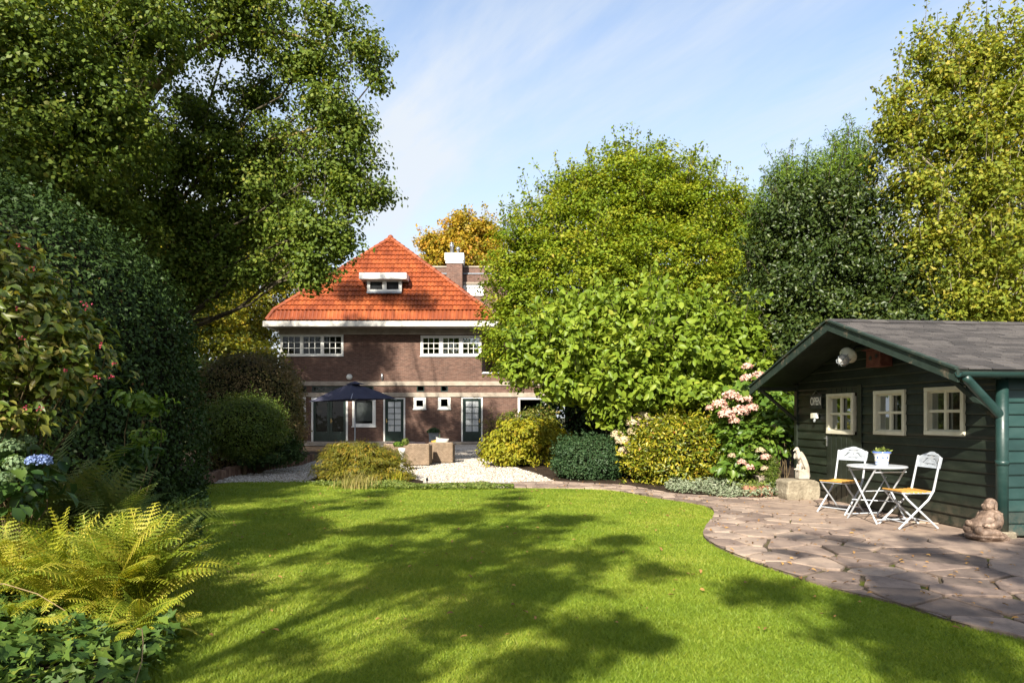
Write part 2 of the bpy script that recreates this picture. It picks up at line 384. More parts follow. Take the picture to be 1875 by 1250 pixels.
shaded_green = surf('shed_paint_shaded', [(.25, (.011, .017, .011)), (.5, (.018, .027, .018)), (.72, (.036, .045, .031))], 2.2, .42, .22, 22, .006, .35, .22, stretch=(1, 1, 3))
sunlit_teal = surf('gloss_green_sunlit', [(.25, (.010, .034, .030)), (.5, (.015, .048, .043)), (.75, (.026, .064, .058))], 3, .3, .18, 22, .005, .5, .15)
black_metal = surf('black_metal', [(.3, (.012, .012, .013)), (.7, (.03, .03, .032))], 8, .4, .1, 30, .003, .5)
steel = surf('flue_steel', [(.3, (.32, .33, .34)), (.7, (.5, .5, .52))], 8, .35, .05, 30, .002, .5, 0, .9)
lead = surf('lead_flashing', [(.3, (.16, .18, .21)), (.7, (.27, .30, .34))], 4, .6, .2, 20, .005, .4)
brass = surf('brass', [(.3, (.45, .30, .10)), (.7, (.6, .42, .16))], 9, .3, 0, 1, .1, .5, 0, .9)
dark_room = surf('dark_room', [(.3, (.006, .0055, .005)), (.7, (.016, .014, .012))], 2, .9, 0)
room_wall = surf('room_wall', [(.3, (.10, .09, .08)), (.7, (.16, .145, .13))], 1, .9, 0)
blind_m = surf('blind_slats', [(.3, (.42, .42, .40)), (.7, (.55, .55, .52))], 2, .6, 0)
curtain_m = surf('curtain_cloth', [(.3, (.30, .20, .16)), (.5, (.46, .36, .30)), (.7, (.22, .13, .11))], 16, .9, .2, 30, .01, .1, stretch=(3, 3, .3))
frost = surf('frosted_glass', [(.3, (.36, .38, .38)), (.7, (.52, .54, .54))], 40, .25, .4, 120, .004, .5)
parasol_m = surf('parasol_cloth', [(.3, (.036, .036, .056)), (.7, (.055, .055, .082))], 3, .85, .3, 120, .003, .15)
statue_m = surf('pale_stone', [(.3, (.24, .20, .155)), (.5, (.37, .33, .275)), (.75, (.48, .445, .39))], 9, .85, .6, 40, .01, .2)
block_m = surf('rough_stone', [(.25, (.12, .098, .07)), (.5, (.235, .20, .145)), (.75, (.34, .295, .22))], 5, .9, .9, 22, .03, .15)
buddha_m = surf('bronze_stone', [(.25, (.05, .032, .022)), (.5, (.15, .10, .072)), (.72, (.34, .25, .19))], 14, .6, .8, 45, .012, .4)
teak = surf('oiled_slats', [(.3, (.36, .17, .03)), (.5, (.52, .27, .055)), (.75, (.62, .36, .10))], 5, .5, .3, 40, .004, .35, .15, stretch=(1, 6, 6))
grey_pot = surf('zinc_pot', [(.3, (.16, .18, .19)), (.7, (.26, .28, .29))], 6, .6, .2, 30, .005, .4)
cushion_d = surf('dark_cushion', [(.3, (.028, .022, .026)), (.7, (.055, .045, .05))], 6, .95, .3, 90, .004, .1)
cushion_w = surf('pale_cushion', [(.3, (.36, .33, .30)), (.7, (.48, .45, .41))], 5, .95, .3, 60, .006, .1)
cushion_y = surf('ochre_cushion', [(.3, (.50, .29, .05)), (.7, (.66, .42, .09))], 5, .95, .3, 60, .006, .1)
can_green = surf('mint_enamel', [(.3, (.36, .55, .30)), (.7, (.46, .66, .40))], 5, .35, 0)
redwood = surf('red_brown_wood', [(.3, (.06, .022, .016)), (.5, (.12, .042, .03)), (.75, (.18, .08, .055))], 7, .7, .3, 30, .005, .2)
terracotta = surf('terracotta', [(.3, (.22, .11, .07)), (.7, (.36, .19, .12))], 7, .85, .5, 30, .01, .15)

def weathered_paint(name, stops, rough, spec):
    m, n, l = nt(name); t = n.new('ShaderNodeTexCoord'); v = t.outputs['Object']
    mp = n.new('ShaderNodeMapping'); mp.inputs['Scale'].default_value = (1, 1, 3); l.new(v, mp.inputs[0])
    f = noise(n, l, mp.outputs[0], 2.2, 6, .6); r = ramp(n, stops); l.new(f, r.inputs[0])
    at = n.new('ShaderNodeAttribute'); at.attribute_name = 'lv'; ra = ramp(n, [(0, (.80, .80, .80)), (1, (1.22, 1.22, 1.20))]); l.new(at.outputs['Fac'], ra.inputs[0])
    c = mix(n, l, 1.0, r.outputs[0], ra.outputs[0], 'MULTIPLY')
    sp = n.new('ShaderNodeSeparateXYZ'); l.new(v, sp.inputs[0])
    z = n.new('ShaderNodeMapRange'); z.inputs[1].default_value = .42; z.inputs[2].default_value = .02; l.new(sp.outputs[2], z.inputs[0])
    g = noise(n, l, v, 9, 6, .7); rg_ = ramp(n, [(.38, (0, 0, 0)), (.7, (1, 1, 1))]); l.new(g, rg_.inputs[0])
    k = n.new('ShaderNodeMath'); k.operation = 'MULTIPLY'; l.new(z.outputs[0], k.inputs[0]); l.new(rg_.outputs[0], k.inputs[1])
    c = mix(n, l, k.outputs[0], c, (.10, .078, .055))
    g2 = noise(n, l, mp.outputs[0], 26, 5, .75); r2 = ramp(n, [(.69, (0, 0, 0)), (.73, (1, 1, 1))]); l.new(g2, r2.inputs[0])
    k2 = n.new('ShaderNodeMath'); k2.operation = 'MULTIPLY'; k2.inputs[1].default_value = .55; l.new(r2.outputs[0], k2.inputs[0])
    c = mix(n, l, k2.outputs[0], c, (.16, .15, .12))
    rr_ = n.new('ShaderNodeMapRange'); rr_.inputs[3].default_value = rough - .1; rr_.inputs[4].default_value = rough + .25; l.new(g, rr_.inputs[0])
    finish(n, l, c, rr_.outputs[0], bumpn(n, l, noise(n, l, v, 22, 4), .25, .006), spec); return m
shaded_green = weathered_paint('shed_paint_shaded', [(.25, (.006, .0095, .006)), (.5, (.0105, .0155, .010)), (.72, (.024, .031, .021))], .42, .4)  # shed green with the gable's shade put into the colour
sunlit_teal = weathered_paint('gloss_green_sunlit', [(.25, (.008, .026, .023)), (.5, (.012, .036, .032)), (.75, (.021, .049, .044))], .32, .45)  # shed green brightened to its sunlit look, for side wall and pipes

def glass_mat(name, tint=(.5, .55, .55), refl=.16):
    m, n, l = nt(name); tr = n.new('ShaderNodeBsdfTransparent'); tr.inputs[0].default_value = (*tint, 1)
    g = n.new('ShaderNodeBsdfGlossy'); g.inputs['Roughness'].default_value = .02; g.inputs[0].default_value = (.9, .95, 1, 1)
    t = n.new('ShaderNodeTexCoord'); b = bumpn(n, l, noise(n, l, t.outputs['Object'], 1.6, 2), .12, .05); l.new(b, g.inputs['Normal'])
    f = n.new('ShaderNodeLayerWeight'); f.inputs[0].default_value = .35
    a = n.new('ShaderNodeMath'); a.operation = 'MULTIPLY_ADD'; a.inputs[1].default_value = .3; a.inputs[2].default_value = refl; l.new(f.outputs['Fresnel'], a.inputs[0])
    s = n.new('ShaderNodeMixShader'); l.new(a.outputs[0], s.inputs[0]); l.new(tr.outputs[0], s.inputs[1]); l.new(g.outputs[0], s.inputs[2])
    o = n.new('ShaderNodeOutputMaterial'); l.new(s.outputs[0], o.inputs[0]); return m
glass = glass_mat('window_glass', (.4, .43, .43), .015); glass_b = glass_mat('bright_glass', (.4, .45, .45), .4)

def brick_mat(name, ca, cb, cc, mortar, bw=.215, bh=.066):
    m, n, l = nt(name); t = n.new('ShaderNodeTexCoord'); sp = n.new('ShaderNodeSeparateXYZ'); l.new(t.outputs['Object'], sp.inputs[0])
    ad = n.new('ShaderNodeMath'); l.new(sp.outputs[0], ad.inputs[0]); l.new(sp.outputs[1], ad.inputs[1])
    cb_ = n.new('ShaderNodeCombineXYZ'); l.new(ad.outputs[0], cb_.inputs[0]); l.new(sp.outputs[2], cb_.inputs[1])
    b = n.new('ShaderNodeTexBrick'); b.offset = .5; l.new(cb_.outputs[0], b.inputs['Vector'])
    b.inputs['Scale'].default_value = 1; b.inputs['Brick Width'].default_value = bw; b.inputs['Row Height'].default_value = bh
    b.inputs['Mortar Size'].default_value = .0065; b.inputs['Mortar Smooth'].default_value = .2; b.inputs['Bias'].default_value = 0
    b.inputs['Color1'].default_value = (*ca, 1); b.inputs['Color2'].default_value = (*cb, 1); b.inputs['Mortar'].default_value = (*mortar, 1)
    mpb = n.new('ShaderNodeMapping'); mpb.inputs['Scale'].default_value = (1 / bw * .5, 1 / bh * .5, 1); l.new(cb_.outputs[0], mpb.inputs[0])
    f = noise(n, l, mpb.outputs[0], 1.7, 2, .6)
    rr = ramp(n, [(.42, (1, 1, 1)), (.62, (.62, .58, .58)), (.7, (1.25, 1.15, 1.1))]); l.new(f, rr.inputs[0])
    c = mix(n, l, .8, b.outputs['Color'], rr.outputs[0], 'MULTIPLY')
    f2 = noise(n, l, t.outputs['Object'], .55, 6, .65); r2 = ramp(n, [(.35, (.72, .70, .70)), (.65, (1.18, 1.14, 1.1))]); l.new(f2, r2.inputs[0])
    c = mix(n, l, .8, c, r2.outputs[0], 'MULTIPLY')
    nb = bumpn(n, l, b.outputs['Fac'], -.5, .008)
    finish(n, l, c, .85, nb, .2); return m
brick = brick_mat('brown_brick', (.150, .084, .063), (.100, .058, .046), (.2, .1, .07), (.16, .125, .10))
brick2 = brick_mat('dark_brick', (.16, .088, .066), (.11, .064, .052), (.2, .1, .07), (.24, .19, .16))

def tile_mat():
    m, n, l = nt('clay_pantile'); t = n.new('ShaderNodeTexCoord')
    at = n.new('ShaderNodeAttribute'); at.attribute_name = 'lv'
    f = noise(n, l, t.outputs['Object'], .8, 6, .65)
    r = ramp(n, [(.25, (.155, .036, .015)), (.5, (.25, .062, .021)), (.75, (.35, .100, .032))]); l.new(f, r.inputs[0])
    r2 = ramp(n, [(0, (.74, .70, .68)), (.5, (1, 1, 1)), (1, (1.2, 1.18, 1.1))]); l.new(at.outputs['Fac'], r2.inputs[0])
    c = mix(n, l, 1.0, r.outputs[0], r2.outputs[0], 'MULTIPLY')
    f3 = noise(n, l, t.outputs['Object'], 7, 4); r3 = ramp(n, [(.56, (1, 1, 1)), (.75, (.6, .62, .6))]); l.new(f3, r3.inputs[0])
    c = mix(n, l, .5, c, r3.outputs[0], 'MULTIPLY')
    finish(n, l, c, .55, bumpn(n, l, noise(n, l, t.outputs['Object'], 30, 3), .25, .006), .3); return m
tile = tile_mat()
def shingle_mat():
    m, n, l = nt('felt_shingle'); t = n.new('ShaderNodeTexCoord'); at = n.new('ShaderNodeAttribute'); at.attribute_name = 'lv'
    r = ramp(n, [(0, (.036, .034, .034)), (.5, (.060, .055, .054)), (1, (.095, .087, .083))])
    f = noise(n, l, t.outputs['Object'], 5, 6, .7)
    a = n.new('ShaderNodeMath'); a.operation = 'MULTIPLY_ADD'; a.inputs[1].default_value = .75; l.new(at.outputs['Fac'], a.inputs[0])
    b = n.new('ShaderNodeMath'); b.operation = 'MULTIPLY_ADD'; b.inputs[1].default_value = .8; b.inputs[2].default_value = -.25; l.new(f, b.inputs[0]); l.new(b.outputs[0], a.inputs[2]); l.new(a.outputs[0], r.inputs[0])
    g = noise(n, l, t.outputs['Object'], 160, 2); r2 = ramp(n, [(.35, (.72, .72, .72)), (.65, (1.25, 1.22, 1.2))]); l.new(g, r2.inputs[0])
    c = mix(n, l, 1.0, r.outputs[0], r2.outputs[0], 'MULTIPLY')
    finish(n, l, c, .9, bumpn(n, l, g, .6, .004), .2); return m
shingle = shingle_mat()
def worn_green():
    m, n, l = nt('weathered_green_board'); t = n.new('ShaderNodeTexCoord')
    f = noise(n, l, t.outputs['Object'], 5, 8, .7); r = ramp(n, [(.3, (.013, .024, .018)), (.57, (.024, .038, .030)), (.64, (.10, .085, .06)), (.74, (.24, .20, .14))]); l.new(f, r.inputs[0])
    finish(n, l, r.outputs[0], .6, bumpn(n, l, f, .5, .01), .3); return m
worn = worn_green()
def wicker_mat():
    m, n, l = nt('wicker_weave'); t = n.new('ShaderNodeTexCoord')
    sp = n.new('ShaderNodeSeparateXYZ'); l.new(t.outputs['Object'], sp.inputs[0])
    ad = n.new('ShaderNodeMath'); l.new(sp.outputs[0], ad.inputs[0]); l.new(sp.outputs[1], ad.inputs[1])
    c = n.new('ShaderNodeCombineXYZ'); l.new(ad.outputs[0], c.inputs[0]); l.new(sp.outputs[2], c.inputs[1])
    b = n.new('ShaderNodeTexBrick'); b.inputs['Scale'].default_value = 1; b.inputs['Brick Width'].default_value = .055; b.inputs['Row Height'].default_value = .03
    b.inputs['Mortar Size'].default_value = .005; b.inputs['Mortar Smooth'].default_value = .5; l.new(c.outputs[0], b.inputs['Vector'])
    b.inputs['Color1'].default_value = (.27, .195, .13, 1); b.inputs['Color2'].default_value = (.18, .125, .08, 1); b.inputs['Mortar'].default_value = (.085, .06, .04, 1)
    f = noise(n, l, t.outputs['Object'], 3, 4); r = ramp(n, [(.3, (.75, .75, .75)), (.7, (1.2, 1.2, 1.2))]); l.new(f, r.inputs[0])
    finish(n, l, mix(n, l, 1.0, b.outputs['Color'], r.outputs[0], 'MULTIPLY'), .6, bumpn(n, l, b.outputs['Fac'], -1.0, .01), .3); return m
wicker = wicker_mat()

# foliage
M_oak = leafmat('oak_leaf', [(0, (.050, .088, .012)), (.45, (.098, .148, .018)), (.8, (.155, .195, .026)), (1, (.24, .22, .04))], .55, .22, .32, .35)
M_beam = leafmat('hornbeam_leaf', [(0, (.080, .140, .010)), (.4, (.160, .225, .014)), (.75, (.255, .29, .02)), (.95, (.34, .30, .03)), (1, (.32, .19, .03))], .55, .2, .38, .55)
M_tall = leafmat('birch_leaf', [(0, (.09, .14, .016)), (.45, (.19, .225, .022)), (.8, (.32, .31, .04)), (1, (.42, .30, .05))], .55, .22, .38, .4)
M_holly = leafmat('holly_leaf', [(0, (.018, .034, .006)), (.6, (.036, .058, .010)), (.93, (.07, .09, .014)), (1, (.20, .15, .02))], .40, .30, .12, .4)
M_hollytop = leafmat('yew_leaf', [(0, (.05, .10, .010)), (.6, (.10, .165, .014)), (1, (.17, .22, .02))], .5, .25, .25, .4)
M_orange = leafmat('autumn_leaf', [(0, (.13, .13, .015)), (.35, (.28, .23, .018)), (.7, (.42, .27, .024)), (1, (.46, .19, .03))], .5, .25, .35, .65)
M_yellow = leafmat('yellowing_leaf', [(0, (.08, .11, .014)), (.4, (.17, .19, .018)), (.75, (.34, .30, .022)), (1, (.44, .29, .03))], .5, .25, .4, .55)
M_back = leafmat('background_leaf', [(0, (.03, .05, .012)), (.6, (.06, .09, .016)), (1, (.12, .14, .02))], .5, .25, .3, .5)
M_magn = leafmat('magnolia_leaf', [(0, (.095, .155, .014)), (.5, (.170, .245, .022)), (.85, (.245, .305, .034)), (1, (.32, .33, .05))], .45, .25, .36, .35)
M_laurel = leafmat('laurel_leaf', [(0, (.020, .040, .010)), (.6, (.040, .072, .016)), (.95, (.04, .07, .02)), (1, (.14, .06, .015))], .5, .16, .15, .4)
M_beech = leafmat('beech_hedge_leaf', [(0, (.06, .08, .016)), (.35, (.11, .105, .03)), (.7, (.18, .13, .055)), (1, (.25, .17, .08))], .55, .25, .25, .5)
M_bush = leafmat('clipped_bush_leaf', [(0, (.055, .09, .014)), (.5, (.095, .145, .02)), (1, (.16, .185, .03))], .45, .3, .25, .4)
M_box = leafmat('box_leaf', [(0, (.022, .050, .018)), (.5, (.036, .075, .028)), (1, (.075, .115, .045))], .5, .2, .2, .35)
M_pier = leafmat('variegated_leaf', [(0, (.06, .10, .01)), (.4, (.15, .18, .014)), (.75, (.32, .29, .02)), (.93, (.44, .36, .04)), (1, (.30, .06, .03))], .36, .4, .3, .15)
M_lime = leafmat('lime_shrub_leaf', [(0, (.13, .16, .012)), (.45, (.25, .26, .016)), (.85, (.38, .33, .022)), (1, (.42, .22, .03))], .5, .3, .42, .45)
M_maple = leafmat('maple_leaf', [(0, (.07, .088, .012)), (.45, (.135, .135, .014)), (.8, (.225, .175, .016)), (1, (.32, .16, .02))], .5, .25, .35, .5)
M_hyd = leafmat('hydrangea_leaf', [(0, (.06, .12, .016)), (.6, (.11, .19, .022)), (1, (.2, .26, .035))], .4, .35, .35, .3)
M_hydark = leafmat('hydrangea_leaf_dark', [(0, (.025, .06, .014)), (.6, (.05, .10, .02)), (1, (.10, .15, .03))], .4, .35, .3, .3)
M_spin = leafmat('spindle_leaf', [(0, (.06, .10, .014)), (.45, (.11, .15, .022)), (.75, (.19, .18, .03)), (.93, (.28, .21, .07)), (1, (.24, .12, .06))], .4, .4, .35, .4)
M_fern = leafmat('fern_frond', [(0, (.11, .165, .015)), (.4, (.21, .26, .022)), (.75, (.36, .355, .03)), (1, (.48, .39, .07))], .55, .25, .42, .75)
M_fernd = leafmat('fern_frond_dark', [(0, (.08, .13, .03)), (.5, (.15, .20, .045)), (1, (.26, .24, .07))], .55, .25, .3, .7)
M_ivy = leafmat('ivy_leaf', [(0, (.026, .060, .012)), (.5, (.058, .105, .018)), (.85, (.115, .17, .028)), (1, (.26, .28, .04))], .5, .18, .2, .2)
M_cover = leafmat('ground_cover_leaf', [(0, (.07, .11, .02)), (.5, (.14, .19, .035)), (1, (.26, .28, .07))], .5, .3, .35, .3)
M_silver = leafmat('silver_leaf', [(0, (.10, .14, .07)), (.5, (.22, .26, .16)), (1, (.42, .44, .32))], .6, .25, .25, .4)
M_blade = leafmat('grass_blade', [(0, (.100, .170, .014)), (.45, (.190, .262, .024)), (.8, (.29, .325, .040)), (1, (.40, .35, .10))], .5, .22, .35, .55, (1.2, 1.15, .4))
M_straw = leafmat('straw_grass', [(0, (.16, .18, .03)), (.6, (.32, .27, .08)), (1, (.46, .38, .16))], .6, .2, .35, .3)
M_pink = leafmat('pink_petal', [(0, (.62, .30, .25)), (.45, (.74, .46, .38)), (.8, (.82, .64, .52)), (1, (.85, .78, .62))], .6, .2, .3, .55, (1, .9, .85))
M_cream = leafmat('cream_petal', [(0, (.46, .40, .24)), (.5, (.64, .56, .38)), (1, (.60, .36, .28))], .6, .2, .3, .5, (1, .95, .8))
M_blue = leafmat('blue_petal', [(0, (.14, .20, .42)), (.6, (.24, .32, .56)), (1, (.36, .44, .58))], .6, .2, .25, .4, (.9, .95, 1.1))
M_greenp = leafmat('green_petal', [(0, (.10, .17, .08)), (.6, (.20, .28, .14)), (1, (.28, .33, .19))], .6, .2, .3, .4)
M_berry = leafmat('pink_berry', [(0, (.34, .03, .07)), (.6, (.50, .07, .13)), (1, (.58, .17, .17))], .4, .4, .15, .3, (1, .6, .6))
M_dead = leafmat('fallen_leaf', [(0, (.12, .06, .025)), (.5, (.26, .14, .05)), (1, (.45, .26, .08))], .7, .2, .15, .2)

# ------------------------------------------------------------------ setting: ground, lawn, gravel, beds, paving
def sheet(name, pts, z, m, kind='structure', thick=.0):
    mb = MB(); tris = tessellate_polygon([[Vector((a, b, 0)) for a, b in pts]])
    mb.add([(a, b, z) for a, b in pts], [tuple(t) for t in tris]); o = mb.build(name, m); return tag(o, kind=kind)
def lawn_mat():
    m, n, l = nt('lawn_turf'); t = n.new('ShaderNodeTexCoord'); v = t.outputs['Object']
    f = noise(n, l, v, .9, 6, .6); r = ramp(n, [(.3, (.100, .160, .012)), (.5, (.155, .215, .020)), (.72, (.24, .265, .034))]); l.new(f, r.inputs[0])
    g = noise(n, l, v, 55, 3); r2 = ramp(n, [(.3, (.55, .6, .5)), (.7, (1.3, 1.25, 1.2))]); l.new(g, r2.inputs[0])
    finish(n, l, mix(n, l, .8, r.outputs[0], r2.outputs[0], 'MULTIPLY'), .8, bumpn(n, l, g, 1.0, .03), .15); return m
def gravel_mat():
    m, n, l = nt('gravel_chips'); t = n.new('ShaderNodeTexCoord'); v = t.outputs['Object']
    vo = n.new('ShaderNodeTexVoronoi'); vo.inputs['Scale'].default_value = 22; l.new(v, vo.inputs['Vector'])
    sp = n.new('ShaderNodeSeparateColor'); l.new(vo.outputs['Color'], sp.inputs[0])
    r = ramp(n, [(0, (.20, .165, .13)), (.3, (.38, .33, .28)), (.7, (.52, .475, .42)), (1, (.66, .62, .57))]); l.new(sp.outputs[0], r.inputs[0])
    f = noise(n, l, v, .7, 6, .65); r2 = ramp(n, [(.3, (.80, .76, .70)), (.65, (1.05, 1.04, 1.02))]); l.new(f, r2.inputs[0])
    g = noise(n, l, v, 9, 4); r3 = ramp(n, [(.6, (1, 1, 1)), (.76, (.66, .54, .42))]); l.new(g, r3.inputs[0])
    c = mix(n, l, 1.0, mix(n, l, 1.0, r.outputs[0], r2.outputs[0], 'MULTIPLY'), r3.outputs[0], 'MULTIPLY')
    finish(n, l, c, .85, bumpn(n, l, vo.outputs['Distance'], -1.0, .03), .2); return m
ground_m = surf('rough_ground', [(.3, (.03, .038, .014)), (.7, (.08, .075, .04))], .8, .95, .8, 12, .05, .1)
joint_m = surf('mossy_joint', [(.3, (.05, .04, .028)), (.5, (.10, .078, .05)), (.6, (.075, .085, .014)), (.72, (.11, .125, .012))], 3.2, .95, .8, 40, .02, .1)
tag(sheet('ground', [(-300, -200), (300, -200), (300, 400), (-300, 400)], -.012, ground_m), kind='structure')
pave_edge = [G(*q) for q in ((935, 893), (1100, 896), (1200, 911), (1285, 925), (1308, 940), (1293, 965), (1290, 985), (1330, 1010), (1420, 1045), (1530, 1080), (1640, 1106), (1760, 1145), (1875, 1172), (2100, 1240))]
def catmull(ps, n=5):
    out = []
    for i in range(len(ps) - 1):
        p0, p1, p2, p3 = ps[max(i - 1, 0)], ps[i], ps[i + 1], ps[min(i + 2, len(ps) - 1)]
        for k in range(n):
            t = k / n; out.append(tuple(.5 * (2 * p1[j] + (p2[j] - p0[j]) * t + (2 * p0[j] - 5 * p1[j] + 4 * p2[j] - p3[j]) * t * t + (3 * p1[j] - p0[j] - 3 * p2[j] + p3[j]) * t ** 3) for j in (0, 1)))
    return out + [ps[-1]]
pave_edge = catmull(pave_edge)
lawn_poly = [G(*q) for q in ((330, 893), (420, 883), (560, 879), (640, 885), (760, 891))] + pave_edge + [(5.5, 1.5), (6.5, -9), (-7, -9)] + [(-2.2, 1.5)] + [G(*q) for q in ((240, 1250), (280, 1120), (300, 1000), (310, 930))]
sheet('lawn', lawn_poly, -.002, lawn_mat())
gravel_poly = [(-13.5, 15.2), (2.2, 15.2), (2.2, 36.5), (-13.5, 36.5)]
sheet('gravel', gravel_poly, -.006, gravel_mat())
bedl = [G(*q) for q in ((330, 894), (420, 872), (480, 862), (548, 852))] + [(-6.6, 24), (-8, 34), (-22, 34), (-22, 1)] + [(-2.25, 1.5)] + [G(*q) for q in ((240, 1250), (280, 1120), (300, 1000), (310, 930))]
sheet('left_planting_bed', bedl, .003, soil)
bedr = [G(*q) for q in ((1020, 882), (985, 868), (905, 843), (872, 832))] + [(-1.2, 30), (14, 30), (16, 12.6)] + [(5.5, 12.9)] + [G(*q) for q in ((1432, 913), (1330, 912), (1232, 905), (1150, 890))]
sheet('right_planting_bed', bedr, .004, soil)
midbed = [G(*q) for q in ((565, 880), (640, 886), (770, 892), (775, 880), (700, 868), (600, 866))]
sheet('maple_bed', midbed, .005, soil)

SC = Vector((5.98, 8.33, 0)); S_V = Vector((.9934, .115, 0)); S_U = Vector((-.115, .9934, 0)); S_W = 4.70
pave_poly = pave_edge + [(9.5, 2.4), (11, 8.9), (5.98, 8.30), (5.42, 13.02)] + [G(*q) for q in ((1432, 913), (1330, 912), (1232, 905), (1150, 890), (1020, 882), (935, 884))]
sheet('paving_bed', pave_poly, .000 + .002, joint_m)
def inside(p, poly):
    x, y = p; r = False; j = len(poly) - 1
    for i in range(len(poly)):
        xi, yi = poly[i]; xj, yj = poly[j]
        if (yi > y) != (yj > y) and x < (xj - xi) * (y - yi) / (yj - yi) + xi: r = not r
        j = i
    return r
def wall_dist(x, y):                                  # metres out from the shed's gable wall
    q = Vector((x, y, 0)) - SC; return -(q.x * S_V.x + q.y * S_V.y)
def nearest(p):
    best = None
    for i in range(len(pave_poly)):
        a, b = pave_poly[i - 1], pave_poly[i]; dx, dy = b[0] - a[0], b[1] - a[1]; q = dx * dx + dy * dy
        t = 0 if q == 0 else min(1, max(0, ((p[0] - a[0]) * dx + (p[1] - a[1]) * dy) / q)); c = (a[0] + t * dx, a[1] + t * dy); d = math.dist(c, p)
        if best is None or d < best[0]: best = (d, c)
    return best[1]
def paving():
    rng = random.Random(11); seeds = []
    for _ in range(12000):
        x, y = rng.uniform(-.6, 9.5), rng.uniform(2.2, 16)
        d = wall_dist(x, y); s = .26 + .22 * min(1, max(0, (11 - y) / 6)); s *= rng.choice((.72, 1, 1, 1.25))
        if 0 < d < 1.7 and y < 12.5: s = .95
        if all((x - a) ** 2 + (y - b) ** 2 > (min(s, q)) ** 2 for a, b, q in seeds): seeds.append((x, y, s))
    mb = MB()
    for i, (x, y, s) in enumerate(seeds):
        poly = [(x - 1.6, y - 1.6), (x + 1.6, y - 1.6), (x + 1.6, y + 1.6), (x - 1.6, y + 1.6)]
        near = sorted(((a - x) ** 2 + (b - y) ** 2, a, b) for a, b, _ in seeds if (a, b) != (x, y))[:18]
        smooth = s > .9; gap = .006 if smooth else rng.uniform(.004, .011) + (.016 * rng.random() if y < 8.4 else 0)
        for d2, a, b in near:
            d = math.sqrt(d2); nx, ny = (a - x) / d, (b - y) / d; lim = d / 2 - gap; out = []
            for k in range(len(poly)):
                p, q = poly[k], poly[(k + 1) % len(poly)]
                dp = (p[0] - x) * nx + (p[1] - y) * ny - lim; dq = (q[0] - x) * nx + (q[1] - y) * ny - lim
                if dp <= 0: out.append(p)
                if dp * dq < 0: t = dp / (dp - dq); out.append((p[0] + t * (q[0] - p[0]), p[1] + t * (q[1] - p[1])))
            poly = out
            if len(poly) < 3: break
        if len(poly) < 3: continue
        # keep clear of the shed: clip to its wall line
        out = []
        for k in range(len(poly)):
            p, q = poly[k], poly[(k + 1) % len(poly)]; 
            f = lambda c: (.01 - wall_dist(*c)) if c[1] > 8.2 else -1
            dp, dq = f(p), f(q)
            if dp <= 0: out.append(p)
            if dp * dq < 0: t = dp / (dp - dq); out.append((p[0] + t * (q[0] - p[0]), p[1] + t * (q[1] - p[1])))
        poly = out
        if len(poly) < 3: continue
        # irregular outline: subdivide and jitter
        rough = []
        for k in range(len(poly)):
            p, q = poly[k], poly[(k + 1) % len(poly)]; ln = math.dist(p, q); ns = max(1, int(ln / .09))
            for e in range(ns):
                t = e / ns; j = .0 if smooth else .008; c = 1.0 if e else .965
                px, py = p[0] + t * (q[0] - p[0]), p[1] + t * (q[1] - p[1])
                px, py = x + (px - x) * c, y + (py - y) * c
                rough.append((px + rng.uniform(-j, j), py + rng.uniform(-j, j)))
        ins_ = [inside(p, pave_poly) for p in rough]
        if not any(ins_): continue
        rough = [p if k else nearest(p) for p, k in zip(rough, ins_)]
        h = .018 + (rng.uniform(0, .003) if smooth else rng.uniform(0, .016)); tx, ty = (0, 0) if smooth else (rng.uniform(-.012, .012), rng.uniform(-.012, .012))
        mb.val = (.62 + rng.uniform(-.12, .12)) if smooth else (.5 if y > 8.6 else .36) + rng.uniform(-.4, .4); n = len(rough)
        top = [(x + (a - x) * .965, y + (b - y) * .965, h + (a - x) * tx + (b - y) * ty) for a, b in rough]
        mid = [(a, b, h - .008 + (a - x) * tx + (b - y) * ty) for a, b in rough]; bot = [(a, b, -.002) for a, b in rough]
        fs = [tuple(range(n))] + [(k, (k + 1) % n, n + (k + 1) % n, n + k) for k in range(n)] + [(n + k, n + (k + 1) % n, 2 * n + (k + 1) % n, 2 * n + k) for k in range(n)]
        mb.add(top + mid + bot, fs)
    m, n_, l = nt('flagstone'); t = n_.new('ShaderNodeTexCoord'); at = n_.new('ShaderNodeAttribute'); at.attribute_name = 'lv'
    r = ramp(n_, [(0, (.125, .096, .080)), (.35, (.215, .160, .130)), (.65, (.29, .220, .172)), (1, (.36, .285, .228))]); l.new(at.outputs['Fac'], r.inputs[0])
    f = noise(n_, l, t.outputs['Object'], 3.0, 8, .7); r2 = ramp(n_, [(.3, (.50, .48, .50)), (.5, (.98, .97, .97)), (.7, (1.3, 1.27, 1.2))]); l.new(f, r2.inputs[0])
    g = noise(n_, l, t.outputs['Object'], 14, 6, .7); r3 = ramp(n_, [(.58, (1, 1, 1)), (.7, (.55, .5, .46))]); l.new(g, r3.inputs[0])
    c = mix(n_, l, .7, mix(n_, l, .9, r.outputs[0], r2.outputs[0], 'MULTIPLY'), r3.outputs[0], 'MULTIPLY')
    finish(n_, l, c, .8, bumpn(n_, l, noise(n_, l, t.outputs['Object'], 11, 8, .7), .7, .02), .25)
    return tag(mb.build('flagstone_paving', m), kind='structure')
paving()

